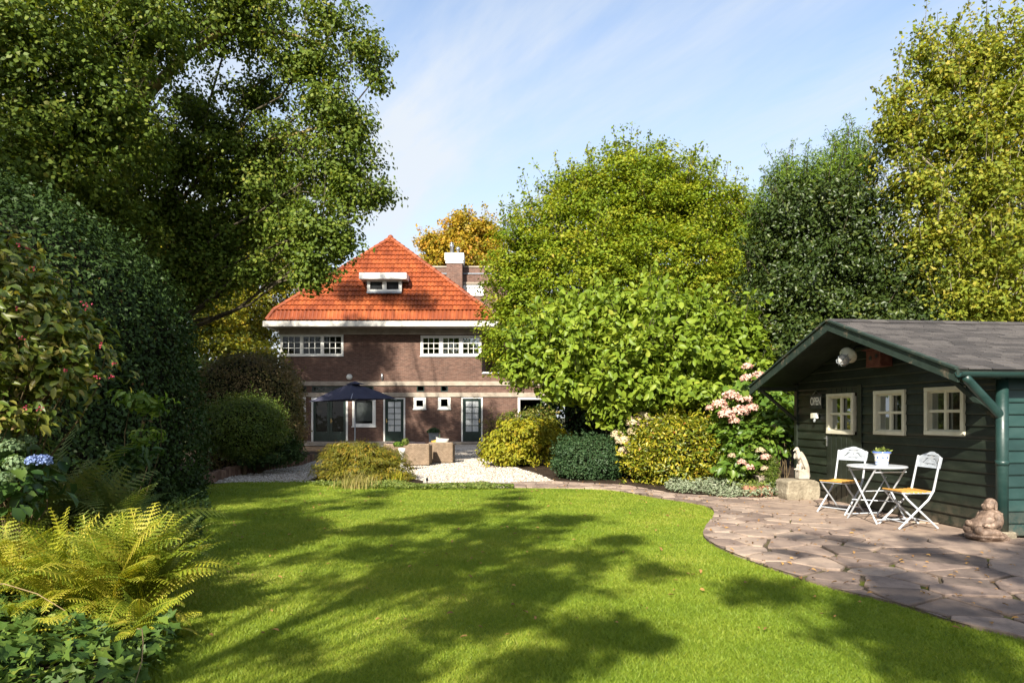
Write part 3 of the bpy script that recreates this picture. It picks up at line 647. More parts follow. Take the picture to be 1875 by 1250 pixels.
# ------------------------------------------------------------------ lawn blades (uncountable)
def lawn_blades():
    rng = np.random.default_rng(5); N = 900000
    u = rng.random(N); y = 3.0 * (16.3 / 3.0) ** (u ** .9); x = rng.uniform(-.82, .82, N) * y
    poly = np.array(lawn_poly); ins = np.zeros(N, bool); j = len(poly) - 1
    for i in range(len(poly)):
        a, b = poly[i], poly[j]
        with np.errstate(divide='ignore', invalid='ignore'):
            cnd = ((a[1] > y) != (b[1] > y)) & (x < (b[0] - a[0]) * (y - a[1]) / (b[1] - a[1]) + a[0])
        ins ^= cnd; j = i
    x, y = x[ins], y[ins]; n = len(x); x = x + rng.normal(size=n) * .022; y = y + rng.normal(size=n) * .022
    h = rng.uniform(.010, .026, n) * (1 + .25 * np.sin(x * 2.1) * np.sin(y * 1.7)); w = .0016 + .0006 * y * rng.uniform(.6, 1.2, n) * .5
    a = rng.random(n) * 2 * np.pi; le = rng.uniform(.4, 1.5, n) * h; b = rng.random(n) * 2 * np.pi
    V = np.zeros((n, 3, 3)); V[:, 0, 0] = x - np.cos(a) * w; V[:, 0, 1] = y - np.sin(a) * w; V[:, 1, 0] = x + np.cos(a) * w; V[:, 1, 1] = y + np.sin(a) * w
    V[:, 2, 0] = x + np.cos(b) * le; V[:, 2, 1] = y + np.sin(b) * le; V[:, 2, 2] = h; V[:, :2, 2] = -.002
    pat = .5 + .18 * np.sin(x * .7 + 1.2 * np.sin(y * .55)) * np.cos(y * .6 + x * .2) + .22 * np.sin(x * 1.3 + np.sin(y * .9) * 1.5) * np.sin(y * 1.1 + np.sin(x * 1.7)) + .2 * np.sin(x * 4.1 + y * 2.3) * np.sin(y * 5.3 - x) + .12 * rng.normal(size=n)
    lv = np.ones((n, 3, 4)); lv[:, :, 0] = rng.random(n)[:, None]; lv[:, :, 1] = np.clip(pat, 0, 1)[:, None]
    me = np_mesh('lawn_grass', V.reshape(-1, 3), np.arange(n * 3).reshape(-1, 3), lv.reshape(-1, 4), M_blade)
    o = bpy.data.objects.new('lawn_grass', me); col.objects.link(o); tag(o, 'short mown yellow-green grass of the sunlit lawn', 'grass', kind='stuff')
lawn_blades()
# ------------------------------------------------------------------ the brick house
HY = 35.7
def hx(px, Y=HY): return (px - CX) * Y / FPX
def hz(py, Y=HY): return EYE + (HZ - py) * Y / FPX
house = empty('brick_house', (-6.85, HY, 0), 0, 'dark brown brick house with steep orange tiled hip roof and white windows', 'house')
HO = Vector((-6.85, HY, 0))
def hxl(px): return hx(px) - HO.x
def wall_open(mb, x0, x1, z0, z1, ops, y=0.0, depth=.14):
    xs = sorted({x0, x1} | {v for o in ops for v in o[:2] if x0 < v < x1}); zs = sorted({z0, z1} | {v for o in ops for v in o[2:4] if z0 < v < z1})
    for i in range(len(xs) - 1):
        for k in range(len(zs) - 1):
            mx, mz = (xs[i] + xs[i + 1]) / 2, (zs[k] + zs[k + 1]) / 2
            if any(o[0] < mx < o[1] and o[2] < mz < o[3] for o in ops): continue
            mb.add([(xs[i], y, zs[k]), (xs[i + 1], y, zs[k]), (xs[i + 1], y, zs[k + 1]), (xs[i], y, zs[k + 1])], [(0, 1, 2, 3)])
    for a, b, c, d in ops:
        for q in (((a, c), (a, d)), ((b, c), (b, d)), ((a, d), (b, d)), ((a, c), (b, c))):
            (p, r), (s, t) = q; mb.add([(p, y, r), (s, y, t), (s, y + depth, t), (p, y + depth, r)], [(0, 1, 2, 3)])
def opn(px0, px1, py0, py1): return (hxl(px0), hxl(px1), hz(py1), hz(py0))
XL, XR, ZE = hxl(513), hxl(882), hz(598)
W1 = opn(513.5, 629, 612, 651.5); W2 = opn(770, 881.5, 614, 652)
D0 = opn(570, 637, 727, 811); WB = opn(645, 688, 727, 781); D1 = opn(702, 742, 728, 811); D2 = opn(844.5, 884, 727, 811)
WS1 = opn(757, 780, 727, 749); WS2 = opn(802, 825, 725, 749); WL = opn(532, 560, 726, 783)
T0 = opn(571, 684, 706.5, 718); T1 = opn(763, 777, 706, 717); T2 = opn(807, 820, 705, 717); TL = opn(550, 561, 707, 718)
WA = opn(948, 1000, 727, 762)
fac = MB(); XA, ZA = hxl(1010), hz(684)
ops = [W1, (W2[0], W2[1], W2[2], W2[3]), D0, WB, D1, WS1, WS2, WL, T0, T1, T2, TL]
D2c = D2
wall_open(fac, XL, XR, D2[3] + .0, ZE, [o for o in ops if o[2] >= D2[3] - .01] + [o for o in ops if o[2] < D2[3] - .01 and o[3] > D2[3]])
low_ops = [(o[0], o[1], o[2], min(o[3], D2[3])) for o in ops if o[2] < D2[3] - .01]
wall_open(fac, XL, D2[0] , 0, D2[3], low_ops)
HD = 6.4
fac.add([(XL, 0, 0), (XL, HD, 0), (XL, HD, ZE), (XL, 0, ZE)], [(0, 1, 2, 3)])
fac.add([(XR, 0.02, D2[3]), (XR, HD, D2[3]), (XR, HD, ZE), (XR, 0.02, ZE)], [(0, 1, 2, 3)])
fac.add([(XL, HD, 0), (XA, HD, 0), (XA, HD, ZE), (XL, HD, ZE)], [(0, 1, 2, 3)])
fac.build('wall', brick, house)
anx = MB()
wall_open(anx, D2[1], XA, 0, D2[3], [(WA[0], WA[1], WA[2], D2[3] - .001)])
wall_open(anx, XR, XA, D2[3], ZA, [])
anx.add([(XA, 0, 0), (XA, HD, 0), (XA, HD, ZA), (XA, 0, ZA)], [(0, 1, 2, 3)]); anx.add([(XR, 0, ZA - .15), (XA, 0, ZA - .15), (XA, HD, ZA - .15), (XR, HD, ZA - .15)], [(0, 1, 2, 3)])
# jambs of the right-hand door
for xx in (D2[0], D2[1]): anx.add([(xx, 0, 0), (xx, .14, 0), (xx, .14, D2[3]), (xx, 0, D2[3])], [(0, 1, 2, 3)])
anx.build('annex_wall', brick, house)
cp = MB(); cp.box(XR + .01, XA + .1, -.07, .25, ZA, ZA + .09, .01); cp.build('coping', white, house)
rm = MB()                                           # rooms seen through the panes
for z0, z1 in ((.0, 2.95), (3.05, 6.1)):
    rm.box(XL + .2, XR - .2, .16, 4.2, z0 + .02, z1, 0)
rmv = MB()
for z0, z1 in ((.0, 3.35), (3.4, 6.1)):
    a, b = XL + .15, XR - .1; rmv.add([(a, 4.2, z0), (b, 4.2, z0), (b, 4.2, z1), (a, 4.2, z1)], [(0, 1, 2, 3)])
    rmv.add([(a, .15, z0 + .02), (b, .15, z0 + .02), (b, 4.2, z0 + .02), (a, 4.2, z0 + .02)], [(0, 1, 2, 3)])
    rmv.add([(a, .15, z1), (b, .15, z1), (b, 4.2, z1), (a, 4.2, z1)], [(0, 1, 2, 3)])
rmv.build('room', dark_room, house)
bd = MB(); z1, z2 = hz(706), hz(698); bd.box(XL - .02, XA, -.07, .06, z1, z2, .01); bd.build('stone_band', stone_band, house)
bd = MB(); z1, z2 = hz(726.5), hz(718.5); bd.box(XL - .02, XA, -.06, .06, z1, z2, .01); bd.build('stone_band', stone_band, house)
bd = MB(); bd.box(XL - .03, XR + .03, -.05, .08, hz(612.5), ZE + .02, .01); bd.box(XL - .06, XR + .06, -.12, .0, hz(612.5), hz(609), .01); bd.build('frieze', stone_band, house)
pl = MB(); pl.box(hxl(552), hxl(568), -.5, -.002, 0, .16, .02); pl.box(hxl(568), hxl(760), -.9, -.002, 0, .14, .02); pl.box(hxl(824), hxl(900), -.6, -.002, 0, .13, .02); pl.build('doorstep', stone_band, house)

def sash(name, o, n, cols, rows, fr=.075, mull=.09, gmat=glass, bar=.028, fmat=white, dep=.0, sill=True, extra=None, split=None):
    a, b, c, d = o; a += .002; b -= .002; d -= .002; f = MB(); y0, y1 = -.022 + dep, .07 + dep
    f.box(a, b, y0, y1, c, c + fr, .006); f.box(a, b, y0, y1, d - fr, d, .006); f.box(a, a + fr, y0 + .003, y1, c + fr, d - fr, .006); f.box(b - fr, b, y0 + .003, y1, c + fr, d - fr, .006)
    w = (b - a - 2 * fr - (n - 1) * mull) / n
    for i in range(1, n): x = a + fr + i * w + (i - 1) * mull; f.box(x, x + mull, y0 + .003, y1, c + fr, d - fr, .006)
    if sill: f.box(a - .03, b + .03, y0 - .05, y0 - .002, c - .03, c + .035, .008)
    win = f.build(name, fmat, house); g = MB(); br = MB(); s = .045
    for i in range(n):
        x = a + fr + i * (w + mull); lo, hi = c + fr, d - fr
        if cols:
            sw = s if n > 1 else .03; yb0, yb1 = y0 + .012, y1 - .01
            br.box(x, x + sw, yb0, yb1, lo, hi); br.box(x + w - sw, x + w, yb0, yb1, lo, hi); br.box(x + sw, x + w - sw, yb0, yb1, lo, lo + sw); br.box(x + sw, x + w - sw, yb0, yb1, hi - sw, hi)
            for k in range(1, cols): xx = x + sw + (w - 2 * sw) * k / cols; br.box(xx - bar / 2, xx + bar / 2, yb0 + .006, yb1, lo + sw, hi - sw)
            for k in range(1, rows): zz = lo + sw + (hi - lo - 2 * sw) * k / rows; br.box(x + sw, x + w - sw, yb0 + .008, yb1, zz - bar / 2, zz + bar / 2)
        g.add([(x, y1 - .03, lo), (x + w, y1 - .03, lo), (x + w, y1 - .03, hi), (x, y1 - .03, hi)], [(0, 1, 2, 3)])
    if cols: br.build('glazing_bars', fmat, win)
    g.build('glass', gmat, win); return win
sash('window', W1, 3, 3, 3, .075, .085); sash('window', W2, 3, 3, 3, .09, .12, glass_b)
sash('window', WL, 1, 0, 0, .11); wb = sash('window', WB, 1, 0, 0, .17)
bl = MB()
for k in range(26): z = WB[2] + .3 + k * .042; bl.box(WB[0] + .19, WB[1] - .19, .13, .155, z, z + .03)
bl.build('blind', blind_m, wb)
sash('window', WS1, 1, 0, 0, .15); sash('window', WS2, 1, 0, 0, .15); sash('window', WA, 1, 0, 0, .12)
for q, t in ((T0, 1), (T1, 1), (T2, 1), (TL, 1)): sash('transom_window', q, 1, 6 if q is T0 else 0, 1, .05, .05, glass, .025, door_green, .03, False)
def door(o, dx0, cols, rows, gm, handle_right, hinge=True):
    a, b, c, d = o; c = .14 if o is not D2 else .13; fr = MB(); w = .085
    fr.box(a, a + w, -.02, .08, c, d, .006); fr.box(b - w, b, -.02, .08, c, d, .006); fr.box(a + w, b - w, -.018, .08, d - w * .8, d, .006)
    dm = MB(); x0, x1, z0, z1 = a + w, b - w, c + .02, d - w * .8; st = .15; tz = z0 + .5
    dm.box(x0, x0 + st, .02, .065, z0, z1, .004); dm.box(x1 - st, x1, .02, .065, z0, z1, .004); dm.box(x0 + st, x1 - st, .022, .065, z0, tz, .004); dm.box(x0 + st, x1 - st, .022, .065, z1 - .13, z1, .004)
    dm.box(x0 + st + .05, x1 - st - .05, .012, .022, z0 + .1, tz - .1, .004)
    gw, gh = x1 - x0 - 2 * st, z1 - .13 - tz
    for k in range(1, cols): x = x0 + st + gw * k / cols; dm.box(x - .017, x + .017, .026, .06, tz, z1 - .13)
    for k in range(1, rows): z = tz + gh * k / rows; dm.box(x0 + st, x1 - st, .028, .06, z - .017, z + .017)
    leaf = dm.build('door', door_green, house); fr.build('door_frame', white, leaf)
    g = MB(); g.add([(x0 + st, .048, tz), (x1 - st, .048, tz), (x1 - st, .048, z1 - .13), (x0 + st, .048, z1 - .13)], [(0, 1, 2, 3)]); g.build('glass', gm, leaf)
    h = MB(); hx_ = x1 - .07 if handle_right else x0 + .07
    for zz in (1.18, .72 + .5): h.tube([(hx_, .02, zz), (hx_, -.04, zz)], .018, 8)
    h.box(hx_ - .02, hx_ + .02, .008, .02, 1.1, 1.32, .003); h.tube([(hx_, -.04, 1.18), (hx_ + (-.1 if handle_right else .1), -.045, 1.18)], .012, 8); h.build('handle', brass, leaf)
door(D1, 0, 2, 5, frost, False); door(D2, 0, 2, 5, frost, True)
a, b, c, d = D0                                     # french doors
fr = MB(); fr.box(a, a + .1, -.02, .08, .14, d, .006); fr.box(b - .1, b, -.02, .08, .14, d, .006); fr.box(a + .1, b - .1, -.018, .08, d - .08, d, .006)
mid = (a + b) / 2
for k, (x0, x1) in enumerate(((a + .1, mid - .003), (mid + .003, b - .1))):
    dm = MB(); st = .13; z0, z1 = .16, d - .08
    dm.box(x0, x0 + st, .02, .065, z0, z1, .004); dm.box(x1 - st, x1, .02, .065, z0, z1, .004); dm.box(x0 + st, x1 - st, .022, .065, z0, z0 + .45, .004); dm.box(x0 + st, x1 - st, .022, .065, z1 - .12, z1, .004); dm.box(x0 + st + .06, x1 - st - .06, .01, .022, z0 + .1, z0 + .36, .004)
    dm.box(x0 + st, x1 - st, .026, .06, z0 + .45, z0 + .49)
    lf = dm.build('french_door', door_green, house); g = MB(); g.add([(x0 + st, .048, z0 + .49), (x1 - st, .048, z0 + .49), (x1 - st, .048, z1 - .12), (x0 + st, .048, z1 - .12)], [(0, 1, 2, 3)]); g.build('glass', glass, lf)
    if k == 0: fr.build('door_frame', white, lf)
    else:
        h = MB(); h.box(x0 + .05, x0 + .085, .008, .02, 1.1, 1.32, .003); h.tube([(x0 + .067, .01, 1.2), (x0 + .067, -.045, 1.2), (x0 + .17, -.045, 1.2)], .011, 8); h.build('handle', brass, lf)
# roof: hipped end facing the garden
EVX0, EVX1, EY, EZ = hx(488, HY - .85) - HO.x, 5.93, -.85, hz(586, HY - .85) ; XM = (EVX0 + EVX1) / 2
PK = Vector((XM, 2.1, hz(437, 37.8))); PB = Vector((XM, 4.2, PK.z)); EB = 7.2
k0 = .52                                             # height of the steep bottom course
E = {'A': Vector((EVX0, EY, EZ)), 'B': Vector((EVX1, EY, EZ)), 'C': Vector((EVX1, EB, EZ)), 'D': Vector((EVX0, EB, EZ))}
ins = .30
U = {'A': Vector((EVX0 + ins, EY + .2, EZ + k0)), 'B': Vector((EVX1 - ins, EY + .2, EZ + k0)), 'C': Vector((EVX1 - ins, EB - .2, EZ + k0)), 'D': Vector((EVX0 + ins, EB - .2, EZ + k0))}
def slope(mb, e0, e1, t1, t0, tw=.205, tl=.33, nrows=None, amp=.034, rng=random.Random(4)):
    # pantiles laid in rows on the plane e0-e1 (bottom) to t0-t1 (top)
    ax = (e1 - e0).normalized(); up = ((t0 + t1) / 2 - (e0 + e1) / 2); up -= ax * up.dot(ax); Ls = up.length; up.normalize(); nn = ax.cross(up).normalized()
    if nn.z < 0: nn = -nn
    W = (e1 - e0).length; l0, l1 = (t0 - e0).dot(ax), (t1 - e0).dot(ax); rows = nrows or max(1, round(Ls / tl)); sub = 6
    def lim(v): return l0 * v, W + (l1 - W) * v
    def hgt(x):
        q = (x / tw) % 1.0; return amp * (math.sin(q * 2 * math.pi) * .8 + .35 * math.sin(q * 4 * math.pi + .6))
    for j in range(rows):
        v0, v1 = j / rows, (j + 1) / rows + .12 / rows; v1 = min(v1, 1.0)
        a0, b0 = lim(v0); a1, b1 = lim(v1); ns = int(W / tw * sub) + 1
        tone = {}
        for i in range(ns):
            xa, xb = i * tw / sub, (i + 1) * tw / sub; t = i // sub
            if xb < a0 or xa > b0: continue
            if t not in tone: tone[t] = rng.random()
            mb.val = tone[t]
            cl = lambda x, lo, hi: min(max(x, lo), hi)
            p0, p1 = cl(xa, a0, b0), cl(xb, a0, b0); q0, q1 = cl(xa, a1, b1), cl(xb, a1, b1)
            hA, hB = hgt(xa), hgt(xb)
            f = lambda x, v, h: e0 + ax * x + up * (v * Ls) + nn * h
            vs = [f(p0, v0, .085 + hA), f(p1, v0, .085 + hB), f(q1, v1, .012 + hB), f(q0, v1, .012 + hA), f(p0, v0, .016 + hA), f(p1, v0, .016 + hB)]
            mb.add(vs, [(0, 1, 2, 3), (4, 5, 1, 0)])
rf = MB()
slope(rf, E['A'], E['B'], U['B'], U['A'], nrows=1); slope(rf, U['A'], U['B'], PK, PK)
slope(rf, E['D'], E['A'], U['A'], U['D'], nrows=1); slope(rf, U['D'], U['A'], PK, PB)
slope(rf, E['B'], E['C'], U['C'], U['B'], nrows=1); slope(rf, U['B'], U['C'], PB, PK)
slope(rf, U['C'], U['D'], PB, PB)
roof = rf.build('roof', tile, house)
hp = MB()
for p, q in ((U['A'], PK), (U['B'], PK), (U['C'], PB), (U['D'], PB), (PK, PB)):
    n = max(2, int((q - p).length / .36))
    for i in range(n):
        hp.val = random.random(); a_ = p.lerp(q, i / n) + Vector((0, 0, .035)); b_ = p.lerp(q, (i + 1.08) / n) + Vector((0, 0, .02)); hp.tube([a_, b_], [.125, .105], 10)
for k in 'AB': hp.tube([E[k] + Vector((0, 0, .02)), U[k] + Vector((0, 0, .04))], [.11, .10], 10)
hp.ell(PK + Vector((0, 0, .05)), (.16, .16, .16)); hp.build('hip_tiles', tile, roof)
gt = MB(); gx0, gx1 = hx(481, HY - 1.0) - HO.x, 6.15
z0, z1 = hz(597.5, HY - 1), hz(587.5, HY - 1)
gt.box(gx0, gx1, -1.02, -.84, z0, z1, .015); gt.box(gx0, gx0 + .16, -.84, 7.3, z0, z1, .015); gt.box(gx1 - .16, gx1, -.84, 7.3, z0, z1, .015); gt.build('gutter', surf('gutter_paint', [(.3, (.40, .385, .35)), (.7, (.52, .50, .46))], 3, .5, .1), roof)
sf = MB(); sf.box(gx0 + .1, gx1 - .1, -.9, 7.2, z0 + .015, z0 + .05); sf.build('soffit', stone_band, roof)
# dormer
DY = -.18; dz = lambda py: hz(py, HY + DY); dx = lambda px: hx(px, HY + DY) - HO.x
dm = MB(); dm.box(dx(660), dx(746), DY - .35, DY + 2.2, dz(513), dz(501.5), .015)
dorm = dm.build('dormer', white, roof)
ck = MB(); ck.box(dx(673), dx(734.5), DY + .08, DY + 2.0, dz(545), dz(513) - .003); ck.build('dormer_cheeks', lead, dorm)
wf = MB(); a, b, c, d = dx(672), dx(735.5), dz(534), dz(513.3); m_ = (a + b) / 2
wf.box(a, b, DY, DY + .078, c, c + .12, .005); wf.box(a, b, DY, DY + .078, d - .06, d, .005); 
for x0, x1 in ((a, a + .16), (m_ - .11, m_ + .11), (b - .16, b)): wf.box(x0, x1, DY + .003, DY + .078, c + .12, d - .06, .005)
dw = wf.build('dormer_window', white, dorm)
dg = MB(); dg.add([(a + .1, DY + .05, c + .1), (b - .1, DY + .05, c + .1), (b - .1, DY + .05, d - .05), (a + .1, DY + .05, d - .05)], [(0, 1, 2, 3)]); dg.build('dormer_glass', surf('dark_pane', [(.3, (.012, .013, .014)), (.7, (.03, .032, .034))], 1, .06, 0, spec=.6), dorm)
fl = MB(); fl.box(a, b, DY - .12, DY - .002, c - .10, c - .004, .01); fl.build('dormer_flashing', lead, dorm)
ch = MB(); xx = lambda px: hx(px, 38.3) - HO.x; ch.box(xx(546.5), xx(561), 2.4, 2.9, 6.6, hz(478, 38.3), .015); ch.box(xx(545), xx(562.5), 2.36, 2.94, hz(480, 38.3), hz(474, 38.3), .01); ch.build('chimney', brick2, roof)
for px in (640, 700):                               # round wall lamps
    w = MB(); c_ = (hxl(px), 0, hz(690)); rr = .16 if px == 640 else .07
    w.ell((c_[0], -.03, c_[2]), (rr, .09, .15 if px == 640 else .2)); w.build('wall_lamp', surf('lamp_opal', [(.3, (.5, .5, .46)), (.7, (.62, .62, .58))], 4, .3, 0) if px == 640 else steel, house, smooth=True)
    
# rear block with chimney
blk = empty('brick_block', (-1, 42.6, 0), 0, 'flat-roofed brick block with white window rising behind the tiled roof', 'building')
BY = 42.6; bx = lambda px: hx(px, BY) + 1; bz = lambda py: hz(py, BY)
b_ = MB(); BW = (bx(848), bx(886), bz(541), bz(522)); wall_open(b_, bx(775), bx(960), 0, bz(490), [BW])
x0, x1, zt = bx(775), bx(960), bz(490)
b_.add([(x0, 0, 0), (x0, 7, 0), (x0, 7, zt), (x0, 0, zt)], [(0, 1, 2, 3)]); b_.add([(x1, 0, 0), (x1, 7, 0), (x1, 7, zt), (x1, 0, zt)], [(0, 1, 2, 3)]); b_.add([(x0, 7, 0), (x1, 7, 0), (x1, 7, zt), (x0, 7, zt)], [(0, 1, 2, 3)]); b_.add([(x0, .0, zt - .2), (x1, .0, zt - .2), (x1, 7, zt - .2), (x0, 7, zt - .2)], [(0, 1, 2, 3)])
b_.build('wall', brick2, blk)
q = MB(); q.box(x0 - .05, x1 + .05, -.05, .2, zt, zt + .1, .01); q.build('coping', stone_band, blk)
q = MB(); q.box(x0, x1, -.05, .05, bz(502), bz(500), .005); q.build('lead_strip', lead, blk)  # thin lead strip across the wall below the coping
q = MB(); q.box(bx(846), x1, -.10, .02, bz(520.5), bz(517), .01); q.build('window_hood', stone_band, blk)
hs, house = house, blk; HOs = HO
sash('window', BW, 1, 6, 2, .12, .1, frost, .05); house = hs
q = MB(); xc = lambda px: hx(px, BY - .7) + 1; q.box(xc(818), xc(846.5), -.75, -.003, 4, bz(487), .01); chm = q.build('chimney', brick2, blk)
q = MB(); q.box(xc(816), xc(848.5), -.80, .05, bz(487), bz(482), .01); q.box(xc(814.5), xc(849.5), -.86, .1, bz(482), bz(468.5), .02); q.build('chimney_cap', white, chm)
q = MB(); X = xc(826.5); q.lathe([(.1, 0), (.1, .45), (.14, .47), (.14, .55), (.1, .57), (.1, .64), (.13, .66), (.13, .70), (0, .72)], (X, -.4, bz(468.5) - .002), 14); q.build('flue_pipe', steel, chm, smooth=True)
q = MB(); X = xc(838); q.lathe([(.06, 0), (.06, .2), (.14, .3), (.14, .38), (.05, .46), (0, .48)], (X, -.4, bz(468.5) - .002), 14); q.build('flue_pipe', steel, chm, smooth=True)
# far neighbour seen through the trees
nb = empty('distant_house', (-26, 62, 0), 0, 'distant pale rendered house glimpsed through the trees left of the brick house', 'house')
q = MB(); q.box(-6, 6, 0, 8, 0, 5.2); q.build('wall', surf('pale_render', [(.3, (.5, .48, .45)), (.7, (.62, .6, .57))], 2, .9, .2), nb)
q = MB(); q.slab([[(-.6, 5.2), (8.6, 5.2), (4, 8.4)]], lambda a, b, d: (d, a, b), -6.3, 6.3); q.build('roof', lead, nb)
# ------------------------------------------------------------------ garden shed
th = math.atan2(S_V.y, S_V.x)
shed = empty('garden_shed', tuple(SC), th, 'dark green weatherboarded garden shed with three cream windows and grey shingle roof', 'shed')
def wu(px): k = (px - CX) / FPX; return (SC.x - SC.y * k) / (-S_U.x + S_U.y * k)     # along the gable wall
def wz(px, py): return EYE + (HZ - py) * (SC.y + S_U.y * wu(px)) / FPX
EAZ, PKZ, OV, EO = 2.0, 2.92, .82, .27; SL = (PKZ - EAZ) / (S_W / 2 + EO)
def roof_z(u): return PKZ - abs(u - S_W / 2) * SL
def win_rect(a, b, c, d): u0, u1 = wu(b), wu(a); pm = (a + b) / 2; return (u0, u1, wz(pm, d), wz(pm, c))
O1 = win_rect(1518, 1567, 720, 794.5); O2 = win_rect(1604.5, 1662, 714, 796); O3 = win_rect(1698, 1771, 707.5, 797)
DOOR = (O1[0] - .09, O1[1] + .03, .03, O1[3] + .09)
def laps(mb, a0, a1, z0, z1, fn, ops=(), bh=.148, roofz=None, rnd=random.Random(3)):
    z = z0
    while z < z1 - .01:
        zt = min(z + bh, z1); cuts = sorted({z, zt} | {q for o in ops for q in o[2:4] if z < q < zt}); tone = rnd.random()
        for i in range(len(cuts) - 1):
            lo, hi = cuts[i], cuts[i + 1]; m = (lo + hi) / 2; spans = [(a0, a1)]
            for o in ops:
                if o[2] < m < o[3]:
                    ns = []
                    for s, e in spans:
                        if o[0] > s: ns.append((s, min(e, o[0])))
                        if o[1] < e: ns.append((max(s, o[1]), e))
                    spans = [q for q in ns if q[1] - q[0] > .005]
            off = lambda q: .026 - .020 * (q - z) / bh
            for s, e in spans:
                sl, el, sh, eh = s, e, s, e
                if roofz:
                    w = lambda q: max(0.0, (PKZ - .02 - q) / SL); c = S_W / 2
                    sl, el = max(s, c - w(lo)), min(e, c + w(lo)); sh, eh = max(s, c - w(hi)), min(e, c + w(hi))
                    if el - sl < .02: continue
                    if eh < sh: sh = eh = (sh + eh) / 2
                mb.val = tone
                vs = [fn(sl, lo, off(lo)), fn(el, lo, off(lo)), fn(eh, hi, off(hi)), fn(sh, hi, off(hi)), fn(sl, lo, 0), fn(el, lo, 0)]
                vs += [fn(sl, lo + .012, off(lo) + .004), fn(el, lo + .012, off(lo) + .004), fn(sl, lo, off(lo) + .0), fn(el, lo, off(lo))]
                mb.add(vs, [(6, 7, 2, 3), (8, 9, 7, 6), (4, 5, 1, 0)])
        z = zt
gab = lambda a, z, d: (-d, a, z); sid = lambda a, z, d: (a, -d, z)
w = MB(); laps(w, .0, S_W, .03, PKZ - .03, gab, [O1, O2, O3, DOOR], roofz=True)
def opframe(o): 
    a, b, c, d = o
    for p, q in (((a, c), (a, d)), ((b, c), (b, d)), ((a, d), (b, d)), ((a, c), (b, c))): w.add([gab(p[0], p[1], .02), gab(q[0], q[1], .02), gab(q[0], q[1], -.16), gab(p[0], p[1], -.16)], [(0, 1, 2, 3)])
for o in (O2, O3): opframe(o)
w.build('gable_wall', shaded_green, shed)
w2 = MB(); laps(w2, .06, 6.2, .03, EAZ + .09, sid); w2.build('side_wall', sunlit_teal, shed)
iw = MB()                                           # inner shell: back, far walls, floor
iw.add([(.09, .09, .02), (6.2, .09, .02), (6.2, S_W, .02), (.09, S_W, .02)], [(0, 1, 2, 3)])
iw.add([(6.2, 0, 0), (6.2, S_W, 0), (6.2, S_W, EAZ + .1), (6.2, S_W / 2, PKZ - .05), (6.2, 0, EAZ + .1)], [(0, 1, 2, 3, 4)])
iw.add([(0, S_W, 0), (6.2, S_W, 0), (6.2, S_W, EAZ + .08), (0, S_W, EAZ + .08)], [(0, 1, 2, 3)])
iw.add([(1.9, .05, 0), (1.9, S_W - .05, 0), (1.9, S_W - .05, EAZ), (1.9, .05, EAZ)], [(0, 1, 2, 3)])
iw.build('inner_wall', redwood, shed)
cb = MB(); cb.box(-.045, .01, -.045, .055, .0, EAZ + .08, .005); cb.build('corner_board', sunlit_teal, shed)
cb = MB(); cb.box(-.045, .045, S_W - .045, S_W + .05, .0, EAZ + .08, .005); cb.build('corner_board', shaded_green, shed)
def shed_window(o, prnt, curtain=False):
    a, b, c, d = o; f = MB(); fr = .06; x0, x1 = -.06, -.015
    f.box(x0, x1, a, b, c, c + fr, .006); f.box(x0, x1, a, b, d - fr * .9, d, .006); f.box(x0 + .002, x1, a, a + fr, c + fr, d - fr * .9, .006); f.box(x0 + .002, x1, b - fr, b, c + fr, d - fr * .9, .006)
    f.box(x1, .12, a + .03, a + .06, c + .05, d - .05); f.box(x1, .12, b - .06, b - .03, c + .05, d - .05); f.box(x1, .12, a + .06, b - .06, c + .05, c + .08); f.box(x1, .12, a + .06, b - .06, d - .08, d - .05)
    win = f.build('window', cream, prnt); br = MB(); m, n = (a + b) / 2, (c + d) / 2
    br.box(-.02, .02, m - .024, m + .024, c + fr, d - fr * .9, .004); br.box(-.018, .018, a + fr, b - fr, n - .02, n + .02, .004); br.build('glazing_bars', cream, win)
    g = MB(); g.add([(.03, a + .06, c + .06), (.03, b - .06, c + .06), (.03, b - .06, d - .06), (.03, a + .06, d - .06)], [(0, 1, 2, 3)]); g.build('glass', glass, win)
    if curtain:
        cu = MB()
        for s0, s1 in ((a + .08, m - .05), (m + .04, b - .1)):
            n_ = 16; vs = []
            for zz in (n + .03, d - .1):
                for i in range(n_ + 1): vs.append((.1 + .02 * math.sin(i * 2.1), s0 + (s1 - s0) * i / n_, zz))
            cu.add(vs, [(i, i + 1, n_ + 2 + i, n_ + 1 + i) for i in range(n_)])
        cu.build('curtain', curtain_m, win)
    return win
shed_window(O2, shed, True); shed_window(O3, shed)
dm = MB(); a, b, c, d = DOOR; np_ = 6
for i in range(np_):
    s0, s1 = a + (b - a) * i / np_ + .006, a + (b - a) * (i + 1) / np_ - .006; dm.val = random.random()
    if s1 < O1[0] or s0 > O1[1]: dm.box(-.03, .015, s0, s1, c, d, .004)
    else: dm.box(-.03, .015, s0, s1, c, O1[2], .004); dm.box(-.03, .015, s0, s1, O1[3], d, .004)
dm.box(.012, .03, a, b, c, O1[2]); dm.box(.012, .03, a, b, O1[3], d); dm.box(.012, .03, a, O1[0], O1[2] - .02, O1[3] + .02); dm.box(.012, .03, O1[1], b, O1[2] - .02, O1[3] + .02)
sdoor = dm.build('door', shaded_green, shed)
shed_window(O1, sdoor)
h = MB(); h.box(-.045, -.03, O1[1] + .0, O1[1] + .03, O1[2] - .22, O1[2] - .04, .004); h.tube([(-.045, O1[1] + .015, O1[2] - .08), (-.08, O1[1] + .015, O1[2] - .08), (-.08, O1[1] - .08, O1[2] - .09)], .008, 8); h.build('handle', steel, sdoor)
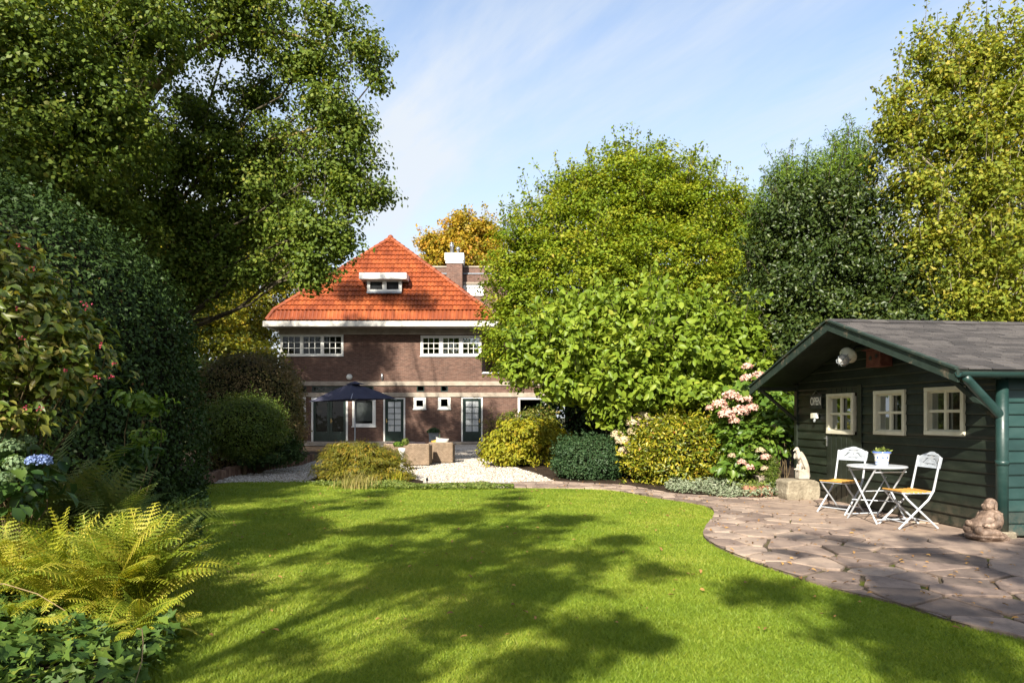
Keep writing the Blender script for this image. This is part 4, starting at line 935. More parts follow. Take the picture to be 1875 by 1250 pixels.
hg = MB(); jx = DOOR[0] - .07; hg.box(-.04, -.027, DOOR[0] - .11, DOOR[0] - .005, .05, DOOR[3] + .04, .004); hg.build('door_jamb', shaded_green, shed)
# roof
rb = MB(); c = S_W / 2
def rp(u, x, up): sgn = 1 if u >= c else -1; nl = math.sqrt(1 + SL * SL); return (x, u + sgn * SL * up / nl, roof_z(u) + up / nl)
RX0, RX1 = -OV, 6.6
for s in (-1, 1):
    e = c + s * (c + EO)
    rb.slab([[(c, 0), (e, 0), (e, .04), (c, .04)]], lambda a, b, d: (d, a, roof_z(a) + b), RX0 + .03, RX1)
roofb = rb.build('roof', shaded_green, shed)
sh = MB(); rr = random.Random(9); Ls = (c + EO + .02) * math.sqrt(1 + SL * SL); rows = 21
for s in (-1, 1):
    for j in range(rows):
        v0, v1 = Ls * (1 - j / rows), Ls * (1 - (j + 1.25) / rows); x = RX0 + rr.uniform(-.3, 0)
        while x < RX1:
            wd = .30 + rr.uniform(-.03, .03); x0, x1 = max(x, RX0 + .002), min(x + wd - .006, RX1); x += wd
            if x1 - x0 < .02: continue
            sh.val = rr.random(); k = 1 / math.sqrt(1 + SL * SL); jz = rr.uniform(0, .004); v0j = v0 + rr.uniform(-.004, .004)
            def q(v, xx, up): v = max(v, 0); return (xx, c + s * v * k, PKZ - SL * v * k + .045 + up)
            sh.add([q(v0j, x0, .012 + jz), q(v0j, x1, .012 + jz), q(v1, x1, .003), q(v1, x0, .003), q(v0j, x0, .0), q(v0j, x1, .0)], [(0, 1, 2, 3), (4, 5, 1, 0)])
for i in range(24):
    x0 = RX0 + (RX1 - RX0) * i / 24; sh.val = rr.random()
    sh.slab([[(c - .14, -.14 * SL + .06), (c, .068), (c + .14, -.14 * SL + .06), (c + .14, -.14 * SL + .066), (c, .074), (c - .14, -.14 * SL + .066)]], lambda a, b, d: (d, a, PKZ + b), x0, x0 + (RX1 - RX0) / 24 + .02)
sh.build('shingles', shingle, roofb)
for s in (-1, 1):
    bb = MB(); e = c + s * (c + EO + .01)
    bb.slab([[(c, -.11), (e, -.11), (e, .035), (c, .035)]], lambda a, b, d: (d, a, roof_z(a) + b), RX0 - .012, RX0 + .022)
    bb.slab([[(c, .035), (e, .035), (e, .062), (c, .062)]], lambda a, b, d: (d, a, roof_z(a) + b), RX0 - .04, RX0 + .03)
    bb.build('barge_board', worn, roofb)
gt = MB(); ug = -EO - .045; zg = roof_z(-EO) + .0
pts = []; n = 10
prof = [(math.cos(math.pi + math.pi * i / n) * .058, math.sin(math.pi + math.pi * i / n) * .062) for i in range(n + 1)]
prof += [(x * .88, z * .88 + .002) for x, z in reversed(prof)]
gt.slab([[(ug + x, zg + z) for x, z in prof]], lambda a, b, d: (d, a, b), RX0 - .02, RX1)
gut = gt.build('gutter', sunlit_teal, roofb)
dp = MB(); pxl, pyl = -.10, -.11
dp.tube([(pxl, pyl, .10), (pxl, pyl, 1.0), (pxl, pyl, 1.93)], .066, 18); dp.tube([(pxl, pyl, .9), (pxl, pyl, .96)], .073, 18)
dp.build('downpipe', sunlit_teal, shed, smooth=True)
dg = MB(); dg.tube([(-OV + .06, -EO - .045, zg - .045), (-OV + .10, -EO - .04, zg - .09), (pxl - .02, pyl, 1.50), (pxl, pyl, 1.44)], [.045, .05, .052, .05], 14); dg.build('gutter_pipe', sunlit_teal, shed, smooth=True)
pb = MB(); pb.box(-.19, .02, -.2, -.05, -.01, .11, .02); pb.build('pipe_foot', block_m, shed)
for u in (-.02, S_W - .0):
    b2 = MB(); A_ = Vector((-.05, u, 1.42)); B_ = Vector((-OV + .05, u + (.0), roof_z(max(u, .0)) - .09)); b2.tube([A_, B_], .035, 4); b2.build('brace', worn if u < 1 else shaded_green, shed)
    pl = MB(); pl.box(-OV + .03, .02, u - .03, u + .03, roof_z(max(u, 0)) - .14, roof_z(max(u, 0)) - .06, .004); pl.build('wall_plate', shaded_green, shed)
# caged lamp on the gable
def shed_at(px, py, off=.03): u = wu(px); return Vector((-off, u, wz(px, py)))
lp = empty('bulkhead_lamp', tuple(shed.matrix_basis @ shed_at(1590, 640, .03)), th, 'white caged outdoor lamp fixed high on the shed gable', 'lamp')
lp.location = Matrix.Translation(SC) @ Matrix.Rotation(th, 4, 'Z') @ Vector((-.45, wu(1600) - .05, wz(1600, 650) + .0))
q = MB(); q.lathe([(0, 0), (.13, 0), (.135, .03), (.10, .06), (.085, .12), (0, .12)], (0, 0, 0), 20)
rot = Matrix.Rotation(R(-125), 4, 'Y') @ Matrix.Rotation(R(20), 4, 'X')
def rotb(mb, Rm): mb.v = [tuple(Rm @ Vector(p)) for p in mb.v]
rotb(q, rot); q.build('lamp_housing', cream, lp, smooth=True)
q = MB(); q.lathe([(.075, .12), (.075, .2), (.05, .25), (0, .265)], (0, 0, 0), 16); rotb(q, rot); q.build('lamp_globe', cushion_w, lp, smooth=True)
q = MB()
for k in range(6):
    a = k * math.pi / 3; q.tube([(.09 * math.cos(a), .09 * math.sin(a), .11), (.09 * math.cos(a), .09 * math.sin(a), .21), (.05 * math.cos(a), .05 * math.sin(a), .27), (0, 0, .285)], .006, 6)
q.tube([(.09 * math.cos(i * .524), .09 * math.sin(i * .524), .17) for i in range(13)], .006, 6); rotb(q, rot); q.build('lamp_cage', grey_pot, lp)
q = MB(); q.tube([(0, 0, .0), (.12, .02, .12), (.42, .0, .16)], .02, 8); q.build('lamp_bracket', black_metal, lp)
def on_shed(name, px, py, label, cat, off=.03):
    o = empty(name, (0, 0, 0), th, label, cat); o.location = Matrix.Translation(SC) @ Matrix.Rotation(th, 4, 'Z') @ shed_at(px, py, off); return o
nbx = on_shed('nest_box', 1624, 655, 'red-brown wooden nest box under the shed gable', 'nest box', .03)
q = MB(); q.box(-.2, 0, -.17, .17, -.14, .12, .006); q.build('box_body', redwood, nbx)
q = MB(); q.box(-.25, .0, -.22, .22, .12, .14, .004); q.build('box_lid', redwood, nbx)
for yy, zz, rr_ in ((.06, 0, .035), (-.08, .02, .03)): q = MB(); q.tube([(-.205, yy, zz), (-.195, yy, zz)], rr_, 14); q.build('entrance_hole', black_metal, nbx)
sg = on_shed('open_sign', 1498, 733, 'small weathered sign reading OPEN hung beside the shed door', 'sign', .035)
q = MB(); q.box(-.012, 0, -.19, .19, -.15, .11, .004); q.build('board', surf('sign_board', [(.3, (.03, .035, .03)), (.7, (.06, .06, .05))], 8, .8, .2), sg)
cu = bpy.data.curves.new('lettering', 'FONT'); cu.body = 'OPEN'; cu.size = .15; cu.extrude = .003; cu.offset = .003; cu.align_x = 'CENTER'; cu.align_y = 'CENTER'
to = bpy.data.objects.new('lettering', cu); col.objects.link(to); bpy.context.view_layer.update()
me = bpy.data.meshes.new_from_object(to.evaluated_get(bpy.context.evaluated_depsgraph_get())); bpy.data.objects.remove(to)
me.transform(Matrix.Translation((-.016, 0, -.02)) @ Matrix.Rotation(R(-90), 4, 'Z') @ Matrix.Rotation(R(90), 4, 'X') @ Matrix.Diagonal((.86, 1.3, 1, 1)))
me.materials.append(white); lo = bpy.data.objects.new('lettering', me); col.objects.link(lo); lo.parent = sg
q = MB(); q.tube([(-.006, .11, .11), (-.006, 0, .17), (-.006, -.11, .11)], .004, 6); q.tube([(.0, 0, .17), (-.03, 0, .17)], .006, 6); q.build('hanger', steel, sg)
sk = on_shed('outdoor_socket', 1497, 761, 'white outdoor socket and switch beside the shed door', 'socket', .03)
q = MB(); q.box(-.05, 0, -.09, .03, -.05, .05, .012); q.build('socket_box', white, sk)
q = MB(); q.box(-.04, 0, .04, .12, -.05, .05, .008); q.build('switch_box', cream, sk)
q = MB(); q.tube([(-.03, -.03, -.05), (-.05, -.03, -.085), (-.05, -.03, -.11)], [.022, .022, .016], 10); q.build('plug', grey_pot, sk)

# ------------------------------------------------------------------ bistro set
def bar(mb, a, b, w=.026, t=.010): mb.tube([a, b], w / 2, 4, flat=t / w * 1.6)
def scroll(pts, wid):
    L_, R_ = [], []
    for i, (x, y) in enumerate(pts):
        a = pts[max(0, i - 1)]; b = pts[min(len(pts) - 1, i + 1)]; dx_, dy_ = b[0] - a[0], b[1] - a[1]; d = math.hypot(dx_, dy_) or 1
        w_ = wid * math.sin(math.pi * (i + .6) / (len(pts) + .2)); L_.append((x - dy_ / d * w_, y + dx_ / d * w_)); R_.append((x + dy_ / d * w_, y - dx_ / d * w_))
    return L_ + R_[::-1]
panel_grey = surf('grey_white_enamel', [(.3, (.27, .30, .34)), (.62, (.38, .41, .45)), (.72, (.30, .27, .24))], 14, .4, .1, 60, .002, .4)
def chair(name, loc, rz, label):
    o = empty(name, loc, rz, label, 'chair', 'folding chairs at the bistro table')       # sits facing local +X
    s = 1.05; hw = .20
    st = MB()
    for i in range(7):
        st.val = random.random(); x = -.17 + i * .056; sag = -.012 * math.sin(math.pi * i / 6); st.box(x, x + .045, -.205, .205, .452 + sag, .468 + sag, .005)
    rotb(st, Matrix.Scale(s, 4)); st.build('seat', teak, o)
    for sy in (-1, 1):
        b1 = MB(); y = sy * (hw + .012)
        b1.tube([(-.285, y, .89), (-.245, y, .70), (-.195, y, .47), (-.13, y, .36), (.25, y, .0)], [.012, .013, .014, .013, .012], 6); rotb(b1, Matrix.Scale(s, 4)); b1.build('leg', white_metal, o)
        b2 = MB(); y = sy * (hw - .012); b2.tube([(.19, y, .445), (.12, y, .36), (-.27, y, .0)], [.012, .013, .012], 6); rotb(b2, Matrix.Scale(s, 4)); b2.build('leg', white_metal, o)
    for y in (-.19, .19): rl = MB(); rl.box(-.2, .2, y - .008, y + .008, .432, .450, .002); rotb(rl, Matrix.Scale(s, 4)); rl.build('seat_rail', white_metal, o)
    for x, z, h_ in ((.17, .075, hw), (-.19, .075, hw - .012), (.19, .44, hw), (-.2, .455, hw)): rl = MB(); rl.tube([(x, -h_, z), (x, h_, z)], .008, 6); rotb(rl, Matrix.Scale(s, 4)); rl.build('cross_rail', white_metal, o)
    out = [(-.225, .0), (.225, .0), (.232, .06), (.235, .135)] + [(.235 - .16 * t, .135 + .05 * t * t * (3 - 2 * t)) for t in (.25, .5, .75, 1.0)] + [(.03, .2), (0, .202), (-.03, .2)] + [(-.235 + .16 * t, .135 + .05 * t * t * (3 - 2 * t)) for t in (1.0, .75, .5, .25)] + [(-.235, .135), (-.232, .06)]
    holes = []
    for q in (-1, 1):
        holes.append(scroll([(q * (.035 + .115 * t), .092 + .024 * math.sin(t * math.pi * 1.7 + .3) - .010 * t) for t in [i / 12 for i in range(13)]], .0062))
        holes.append(scroll([(q * (.03 + .05 * t), .135 + .012 * math.sin(t * 3)) for t in [i / 7 for i in range(8)]], .0042))
        holes.append(scroll([(q * (.025 + .05 * t), .048 - .010 * math.sin(t * 3)) for t in [i / 7 for i in range(8)]], .0036))
    holes.append([(.006 * math.cos(i * .785), .095 + .02 * math.sin(i * .785)) for i in range(8)])
    pn = MB(); pn.slab([out] + holes, lambda a, b, d: (-.268 - .2 * b + d - .02 * (1 - (a / .235) ** 2), a, .745 + b), -.004, .004); rotb(pn, Matrix.Scale(s, 4)); pn.build('backrest', panel_grey, o)
    return o
chair('folding_chair', (5.29, 9.13, .02), R(183), 'white folding chair with orange slat seat nearest the camera, right of the bistro table')
chair('folding_chair', (5.02, 10.42, .02), R(212), 'white folding chair with orange slat seat left of the bistro table, by the shed door')
tb = empty('bistro_table', (5.14, 9.62, .02), R(12), 'round white metal bistro table with crossed legs beside the shed', 'table')
q = MB(); q.lathe([(0, .775), (.375, .775), (.385, .768), (.385, .755), (.372, .752), (.37, .764), (0, .764)], (0, 0, 0), 48); q.build('tabletop', white_metal, tb)
for sx in (-1, 1):
    q = MB(); x = sx * .24
    for sy in (-1, 1): q.tube([(x, -sy * .29, .755), (x * .98, sy * .0, .36), (x, sy * .31, .0)], [.011, .012, .011], 6)
    for sy in (-1, 1):
        l_ = MB(); l_.tube([(x + sy * .008, -sy * .26, .755), (x + sy * .008, sy * .30, .0)], .0125, 6); l_.build('leg', white_metal, tb)
q = MB()
for y, z in ((-.26, .70), (.26, .70), (-.295, .06), (.295, .06)): q.tube([(-.25, y, z), (.25, y, z)], .009, 6)
q.tube([(-.24, .2, .28), (.24, -.2, .28)], .008, 6); q.tube([(-.24, .05, .41), (.24, .05, .41)], .008, 6); q.tube([(-.24, -.12, .2), (.24, .1, .6)], .008, 6); q.build('stretcher', white_metal, tb)
pt = empty('flower_pot', (5.20, 9.60, .797), 0, 'white ceramic pot with blue bands standing on the bistro table', 'plant pot')
def band_mat():
    m, n, l = nt('painted_ceramic'); t = n.new('ShaderNodeTexCoord'); sp = n.new('ShaderNodeSeparateXYZ'); l.new(t.outputs['Object'], sp.inputs[0])
    mr = n.new('ShaderNodeMapRange'); mr.inputs[1].default_value = 0; mr.inputs[2].default_value = .2; l.new(sp.outputs[2], mr.inputs[0])
    r = n.new('ShaderNodeValToRGB'); r.color_ramp.interpolation = 'CONSTANT'; e = r.color_ramp.elements; W_, B_ = (.78, .77, .72, 1), (.08, .14, .42, 1)
    e[0].position = 0; e[0].color = W_; e[1].position = .06; e[1].color = (.25, .33, .6, 1)
    for p, c_ in ((.13, W_), (.18, (.2, .28, .55, 1)), (.27, W_), (.32, (.62, .40, .16, 1)), (.35, W_), (.76, (.62, .40, .16, 1)), (.79, W_), (.86, B_)): x = e.new(p); x.color = c_
    l.new(mr.outputs[0], r.inputs[0])
    at = n.new('ShaderNodeMath'); at.operation = 'ARCTAN2'; l.new(sp.outputs[1], at.inputs[0]); l.new(sp.outputs[0], at.inputs[1])
    s_ = n.new('ShaderNodeMath'); s_.operation = 'MULTIPLY'; s_.inputs[1].default_value = 9; l.new(at.outputs[0], s_.inputs[0])
    c_ = n.new('ShaderNodeMath'); c_.operation = 'SINE'; l.new(s_.outputs[0], c_.inputs[0])
    d_ = n.new('ShaderNodeMath'); d_.operation = 'SUBTRACT'; d_.inputs[1].default_value = .112; l.new(sp.outputs[2], d_.inputs[0])
    a_ = n.new('ShaderNodeMath'); a_.operation = 'ABSOLUTE'; l.new(d_.outputs[0], a_.inputs[0])
    k_ = n.new('ShaderNodeMath'); k_.operation = 'MULTIPLY_ADD'; k_.inputs[1].default_value = -45; l.new(a_.outputs[0], k_.inputs[0]); l.new(c_.outputs[0], k_.inputs[2])
    g_ = n.new('ShaderNodeMath'); g_.operation = 'GREATER_THAN'; g_.inputs[1].default_value = .1; l.new(k_.outputs[0], g_.inputs[0])
    finish(n, l, mix(n, l, g_.outputs[0], r.outputs[0], (.06, .12, .30)), .2, None, .5); return m
q = MB(); q.lathe([(0, 0), (.078, 0), (.082, .02), (.10, .15), (.106, .162), (.118, .17), (.120, .195), (.108, .197), (.10, .175), (0, .17)], (0, 0, 0), 32); q.build('pot', band_mat(), pt, smooth=True)
rg = np.random.default_rng(3); pp = rg.normal(size=(150, 3)) * np.array([.038, .038, .018]) + np.array([0, 0, .205]); leaf_obj('seedlings', pp, rg.normal(size=(150, 3)), rg.uniform(.035, .065, 150), M_cover, pt, rg, .5, LEAF_B)

# ------------------------------------------------------------------ statues
def blob(name, mb, m, parent, vox=.012, sm=6):
    o = mb.build(name, m, parent); r = o.modifiers.new('remesh', 'REMESH'); r.mode = 'VOXEL'; r.voxel_size = vox; r.use_smooth_shade = True
    s = o.modifiers.new('smooth', 'SMOOTH'); s.iterations = sm; s.factor = .5; return o
blk2 = empty('stone_block', (5.10, 12.22, 0), R(8), 'rough pale stone block carrying the bird statue at the shed corner', 'stone')
q = MB(); prof = [(-.31, 0), (.30, 0), (.315, .16), (.30, .33), (.22, .37), (-.25, .37), (-.315, .34), (-.30, .25), (-.325, .12)]
q.slab([prof], lambda a, b, d: (a + .03 * d, d, b - .04 * abs(d) * (b > .3)), -.24, .2); o = q.build('block', block_m, blk2)
o.modifiers.new('remesh', 'REMESH').voxel_size = .02; o.modifiers['remesh'].use_smooth_shade = True; sm_ = o.modifiers.new('smooth', 'SMOOTH'); sm_.iterations = 5
bird = empty('bird_statue', (5.13, 12.20, .36), R(8), 'white stone bird of prey statue perched on the stone block', 'statue')
q = MB(); ry = lambda d: Matrix.Rotation(R(d), 3, 'Y')
q.box(-.04, .17, -.1, .1, 0, .17, .02)
q.ell((.05, 0, .33), (.075, .075, .16), ry(-22)); q.ell((.01, 0, .40), (.068, .068, .10), ry(-15)); q.ell((-.02, 0, .48), (.043, .043, .065), ry(-15))
q.ell((-.045, 0, .535), (.045, .04, .04)); q.ell((-.088, 0, .525), (.028, .014, .015), ry(-25)); q.ell((-.108, 0, .508), (.012, .010, .016))
for sy in (-1, 1): q.ell((.075, sy * .085, .31), (.052, .026, .21), ry(-24)); q.ell((.15, sy * .06, .14), (.028, .02, .12), ry(-18)); q.ell((-.03, sy * .075, .42), (.04, .03, .07), ry(20)); q.ell((.0, sy * .045, .215), (.032, .03, .06)); q.ell((-.035, sy * .05, .175), (.045, .026, .018))
q.ell((.135, 0, .13), (.03, .05, .13), ry(-14))
q.v = [(x * .95, y * .82, z) for x, y, z in q.v]
blob('bird', q, statue_m, bird, .008, 3)
bud = empty('buddha_statue', (5.64, 8.12, .018), R(186), 'small brown stone laughing buddha statue seated by the shed corner', 'statue')  # faces local +X
q = MB()
q.ell((.0, 0, .055), (.235, .19, .06)); q.ell((.02, 0, .06), (.22, .2, .04)); q.box(-.2, .17, -.15, .15, .0, .06, .03)
q.ell((-.02, 0, .2), (.15, .145, .13)); q.ell((.06, 0, .17), (.125, .125, .10)); q.ell((-.06, 0, .28), (.115, .135, .10))
for sy in (-1, 1):
    q.ell((.07, sy * .13, .105), (.14, .055, .055), Matrix.Rotation(R(-sy * 18), 3, 'Z')); q.ell((.165, sy * .09, .13), (.05, .055, .06)); q.ell((.13, sy * .04, .085), (.07, .05, .035))
    q.ell((-.045, sy * .135, .265), (.05, .045, .085), Matrix.Rotation(R(sy * 18), 3, 'X')); q.ell((.02, sy * .15, .2), (.085, .038, .04), Matrix.Rotation(R(20), 3, 'Y')); q.ell((.10, sy * .125, .195), (.035, .03, .03))
    q.ell((-.055, sy * .082, .40), (.02, .016, .045)); q.ell((.008, sy * .035, .405), (.026, .024, .024))
    for k in range(4): q.ell((.115 + .012 * (k % 2), sy * (.105 + .012 * k), .205 - .006 * k), (.022, .007, .008))
q.ell((-.055, 0, .42), (.075, .072, .08)); q.ell((-.02, 0, .385), (.06, .062, .045)); q.ell((.022, 0, .41), (.015, .014, .014)); q.ell((-.06, 0, .33), (.055, .06, .05))
q.ell((.19, -.05, .20), (.035, .035, .04)); q.tube([(-.1, .12, .33), (.0, .14, .24), (.1, .12, .13), (.16, .05, .09)], .016, 8); q.tube([(-.1, -.12, .33), (.0, -.14, .24), (.1, -.12, .13), (.16, -.05, .09)], .016, 8)
q.tube([(.015, -.022, .385), (.024, 0, .38), (.015, .022, .385)], .006, 6)
blob('figure', q, buddha_m, bud, .006, 1)

# ------------------------------------------------------------------ terrace furniture
par = empty('parasol', (hx(650, 28.6), 28.6, 0), 0, 'large navy parasol standing open on the gravel terrace', 'parasol')
q = MB(); zt, ze, rd = 2.86, 2.14, 1.78; nseg = 8; ring = []
angs = [R(-90 + 8 + 90 * k) for k in range(4)]
vs = [(0, 0, zt)]; fs = []; rows = 8; per = 10
cor = [(rd * math.cos(a), rd * math.sin(a)) for a in angs]
def rim(k, t):
    a, b = cor[k], cor[(k + 1) % 4]; m_ = 1 - .05 * math.sin(math.pi * t); return ((a[0] + (b[0] - a[0]) * t) * m_, (a[1] + (b[1] - a[1]) * t) * m_)
grid = []
for r_ in range(1, rows + 1):
    f_ = r_ / rows
    for k in range(4):
        for i in range(per):
            t = i / per; x, y = rim(k, t); z = zt - (zt - ze) * (f_ ** 1.12) - .05 * math.sin(math.pi * t) * f_ * (1 - f_) * 2
            grid.append((x * f_, y * f_, z))
n_ = 4 * per; vs += grid
for i in range(n_): fs.append((0, 1 + i, 1 + (i + 1) % n_))
for r_ in range(rows - 1):
    for i in range(n_): a = 1 + r_ * n_; fs.append((a + i, a + n_ + i, a + n_ + (i + 1) % n_, a + (i + 1) % n_))
q.add(vs, fs); can = q.build('canopy', parasol_m, par); can.modifiers.new('thickness', 'SOLIDIFY').thickness = .008; can.rotation_euler = (0, R(-2.2), 0)
q = MB(); q.add([(0, 0, zt + .07)] + [(x * .22, y * .22, zt - .09 + .03) for x, y in [rim(k, i / per) for k in range(4) for i in range(per)]], [(0, 1 + i, 1 + (i + 1) % n_) for i in range(n_)]); v_ = q.build('vent_cap', parasol_m, par); v_.modifiers.new('thickness', 'SOLIDIFY').thickness = .006
q = MB(); q.tube([(0, 0, .05), (0, 0, zt - .03)], .026, 12); q.build('pole', white_metal, par)
q = MB()
for x, y in cor: q.tube([(0, 0, zt - .06), (x * .97, y * .97, ze + .0)], .012, 6); q.tube([(0, 0, 2.15), (x * .5, y * .5, (zt + ze) / 2 - .05)], .01, 6)
q.build('ribs', white_metal, par)
q = MB(); q.box(-.3, .3, -.3, .3, 0, .06, .015); q.lathe([(.05, .06), (.045, .3), (.0, .3)], (0, 0, 0), 14); q.build('base', block_m, par)

def wick_seat(name, loc, w, label, cat, group=None):
    o = empty(name, loc, 0, label, cat, group); d = .78
    q = MB(); q.box(-w / 2, w / 2, 0, .12, .02, .66, .025); q.build('backrest', wicker, o)
    for s in (-1, 1): q = MB(); x = s * (w / 2 - .065); q.box(x - .065, x + .065, .122, d, .02, .60, .025); q.build('armrest', wicker, o)
    q = MB(); q.box(-w / 2 + .132, w / 2 - .132, .124, d - .02, .02, .30, .02); q.build('seat_base', wicker, o)
    nn = max(1, round((w - .26) / .62))
    for i in range(nn): a = -w / 2 + .135 + (w - .27) * i / nn; q = MB(); q.box(a, a + (w - .27) / nn - .006, .13, d - .01, .302, .42, .04); q.build('seat_cushion', cushion_d, o)
    return o
wick_seat('wicker_sofa', (hx(744, 20.2), 20.2, 0), 1.36, 'brown wicker sofa seen from behind beside the low maple', 'sofa')
wick_seat('wicker_armchair', (hx(807, 21.3), 21.3, 0), .76, 'brown wicker armchair holding pale and ochre cushions on the gravel', 'armchair')
q = MB(); q.box(-.62, .56, -.02, .05, .50, .78 - .08, .03); sfc = q.build('backrest_cushion', cushion_d); sfc.location = (hx(744, 20.2), 20.34, 0); sfc.name = 'long_cushion'; tag(sfc, 'long dark cushion showing along the wicker sofa top', 'cushion'); 
def pillow(name, loc, rot, w, h, m, label):
    q = MB(); nu, nv = 14, 14; vs = []; fs = []
    for s in (1, -1):
        for i in range(nu + 1):
            for j in range(nv + 1):
                a, b = i / nu * 2 - 1, j / nv * 2 - 1; pin = 1 - .08 * (1 - abs(b)) * abs(a) ** 3 - .0; t = .085 * ((1 - a ** 4) * (1 - b ** 4)) ** .6
                vs.append((a * w / 2 * (1 - .10 * (1 - b * b)) , s * t, b * h / 2 * (1 - .10 * (1 - a * a))))
    m1 = (nu + 1) * (nv + 1)
    for s in (0, 1):
        for i in range(nu):
            for j in range(nv): a = s * m1 + i * (nv + 1) + j; fs.append((a, a + 1, a + nv + 2, a + nv + 1))
    q.add(vs, fs); o = q.build(name, m, None, loc, True); o.rotation_euler = rot; tag(o, label, 'cushion'); return o
pillow('scatter_cushion', (hx(808, 21.5), 21.56, .60), (R(-14), R(8), 0), .42, .40, cushion_w, 'pale grey scatter cushion standing in the wicker armchair')
pillow('scatter_cushion', (hx(799.5, 21.5), 21.74, .57), (R(-12), R(-14), R(40)), .38, .36, cushion_y, 'ochre yellow cushion tucked behind the pale cushion')
pl = empty('planter', (hx(794, 33.2), 33.2, 0), 0, 'grey zinc planter with dark clipped plant by the house wall', 'planter')
q = MB(); q.lathe([(0, 0), (.20, 0), (.24, .60), (.26, .61), (.26, .66), (.235, .66), (.22, .58), (0, .58)], (0, 0, 0), 24); q.build('pot', grey_pot, pl, smooth=False)
rg = np.random.default_rng(8); d_ = sphere_dirs(rg, 900); d_[:, 2] = np.abs(d_[:, 2]); leaf_obj('foliage', d_ * np.array([.34, .34, .24]) * rg.random((900, 1)) ** .3 + np.array([0, 0, .66]), d_ + rg.normal(size=d_.shape) * .5, rg.uniform(.04, .08, 900), M_box, pl, rg)
ct = empty('coffee_table', (hx(802, 23.8), 23.8, 0), 0, 'low wicker coffee table between the terrace seats', 'table')
q = MB(); q.box(-.5, .5, -.3, .3, .40, .45, .01); q.build('tabletop', wicker, ct)
for sx in (-1, 1):
    for sy in (-1, 1): q = MB(); q.box(sx * .44 - .04, sx * .44 + .04, sy * .24 - .04, sy * .24 + .04, 0, .4, .008); q.build('leg', wicker, ct)
wc = empty('watering_can', (hx(805, 23.7), 23.7, .45), R(100), 'mint green watering can standing on the low table', 'watering can')
q = MB(); q.lathe([(0, 0), (.10, 0), (.105, .01), (.095, .2), (.07, .225), (.05, .23)], (0, 0, 0), 22); q.build('can_body', can_green, wc, smooth=True)
q = MB(); q.tube([(.09, 0, .06), (.2, 0, .17), (.29, 0, .27)], [.03, .018, .014], 10); q.lathe([(.014, 0), (.045, .03), (0, .034)], (.29, 0, .265), 12); q.build('spout', can_green, wc)
q = MB(); q.tube([(-.09, 0, .18), (-.1, 0, .3), (-.05, 0, .385), (.03, 0, .385), (.07, 0, .3), (.06, 0, .22)], .013, 8); q.build('handle', can_green, wc)
pp_ = empty('pedestal_planter', (hx(736, 18.4), 18.4, 0), 0, 'slim white pedestal pot with green rosette plants behind the maple', 'planter')
q = MB(); q.lathe([(0, 0), (.08, 0), (.085, .02), (.055, .1), (.05, .45), (.09, .52), (.095, .62), (.08, .62), (.075, .57), (0, .56)], (0, 0, 0), 18); q.build('pedestal', white, pp_, smooth=True)
rg = np.random.default_rng(9); d_ = sphere_dirs(rg, 420); leaf_obj('rosette', d_ * .10 * rg.random((420, 1)) ** .3 + np.array([.09, 0, .78]), d_ + rg.normal(size=d_.shape) * .3, rg.uniform(.03, .06, 420), M_cover, pp_, rg)
d_ = sphere_dirs(rg, 420); leaf_obj('rosette', d_ * np.array([.15, .13, .07]) * rg.random((420, 1)) ** .3 + np.array([-.09, 0, .72]), d_ + rg.normal(size=d_.shape) * .4, rg.uniform(.05, .09, 420), M_hyd, pp_, rg)
gl = empty('garden_light', (*G(782, 889), 0), 0, 'small black stake light at the gravel edge', 'garden light')
q = MB(); q.tube([(0, 0, -.02), (0, 0, .1)], .012, 8); q.build('stake', black_metal, gl)
q = MB(); q.lathe([(.018, .1), (.026, .11), (.026, .155), (.03, .16), (.0, .175)], (0, 0, 0), 12); q.build('lamp_head', black_metal, gl)

# edging of the left bed: one low palisade of upright logs; kerb stones of the gravel
ed = MB(); pts = [Vector((*q, 0)) for q in (G(372, 888), G(420, 872), G(480, 862), G(548, 852))] + [Vector((-6.55, 22.5, 0))]; rr = random.Random(5)
for i in range(len(pts) - 1):
    n = max(1, int((pts[i + 1] - pts[i]).length / .13))
    for k in range(n): p = pts[i].lerp(pts[i + 1], k / n); ed.val = rr.random(); h_ = .22 + rr.uniform(-.02, .03); ed.tube([(p.x, p.y, -.03), (p.x, p.y, h_ - .01), (p.x, p.y, h_)], [.063, .063, .05], 9)
tag(ed.build('log_edging', surf('edging_wood', [(.3, (.09, .05, .035)), (.7, (.19, .12, .085))], 8, .9, .4, 30, .01, .15, .3)), 'low brown palisade edging holding the dark left bed', 'garden edging')
kb = MB(); 
for p0, p1 in ((G(700, 891), G(775, 893.5)), (G(775, 893.5), G(935, 894))):
    n = max(1, int(math.dist(p0, p1) / .5))
    for k in range(n):
        a = Vector((*p0, 0)).lerp(Vector((*p1, 0)), k / n); b = Vector((*p0, 0)).lerp(Vector((*p1, 0)), (k + 1) / n - .015); kb.val = rr.random(); kb.box(a.x, b.x, a.y + .1, a.y + .2, -.02, .035, .01)
tag(kb.build('stone_kerb', surf('kerb_stone', [(.3, (.22, .19, .15)), (.7, (.36, .32, .27))], 6, .9, .5, 30, .01, .15, .2)), kind='structure')
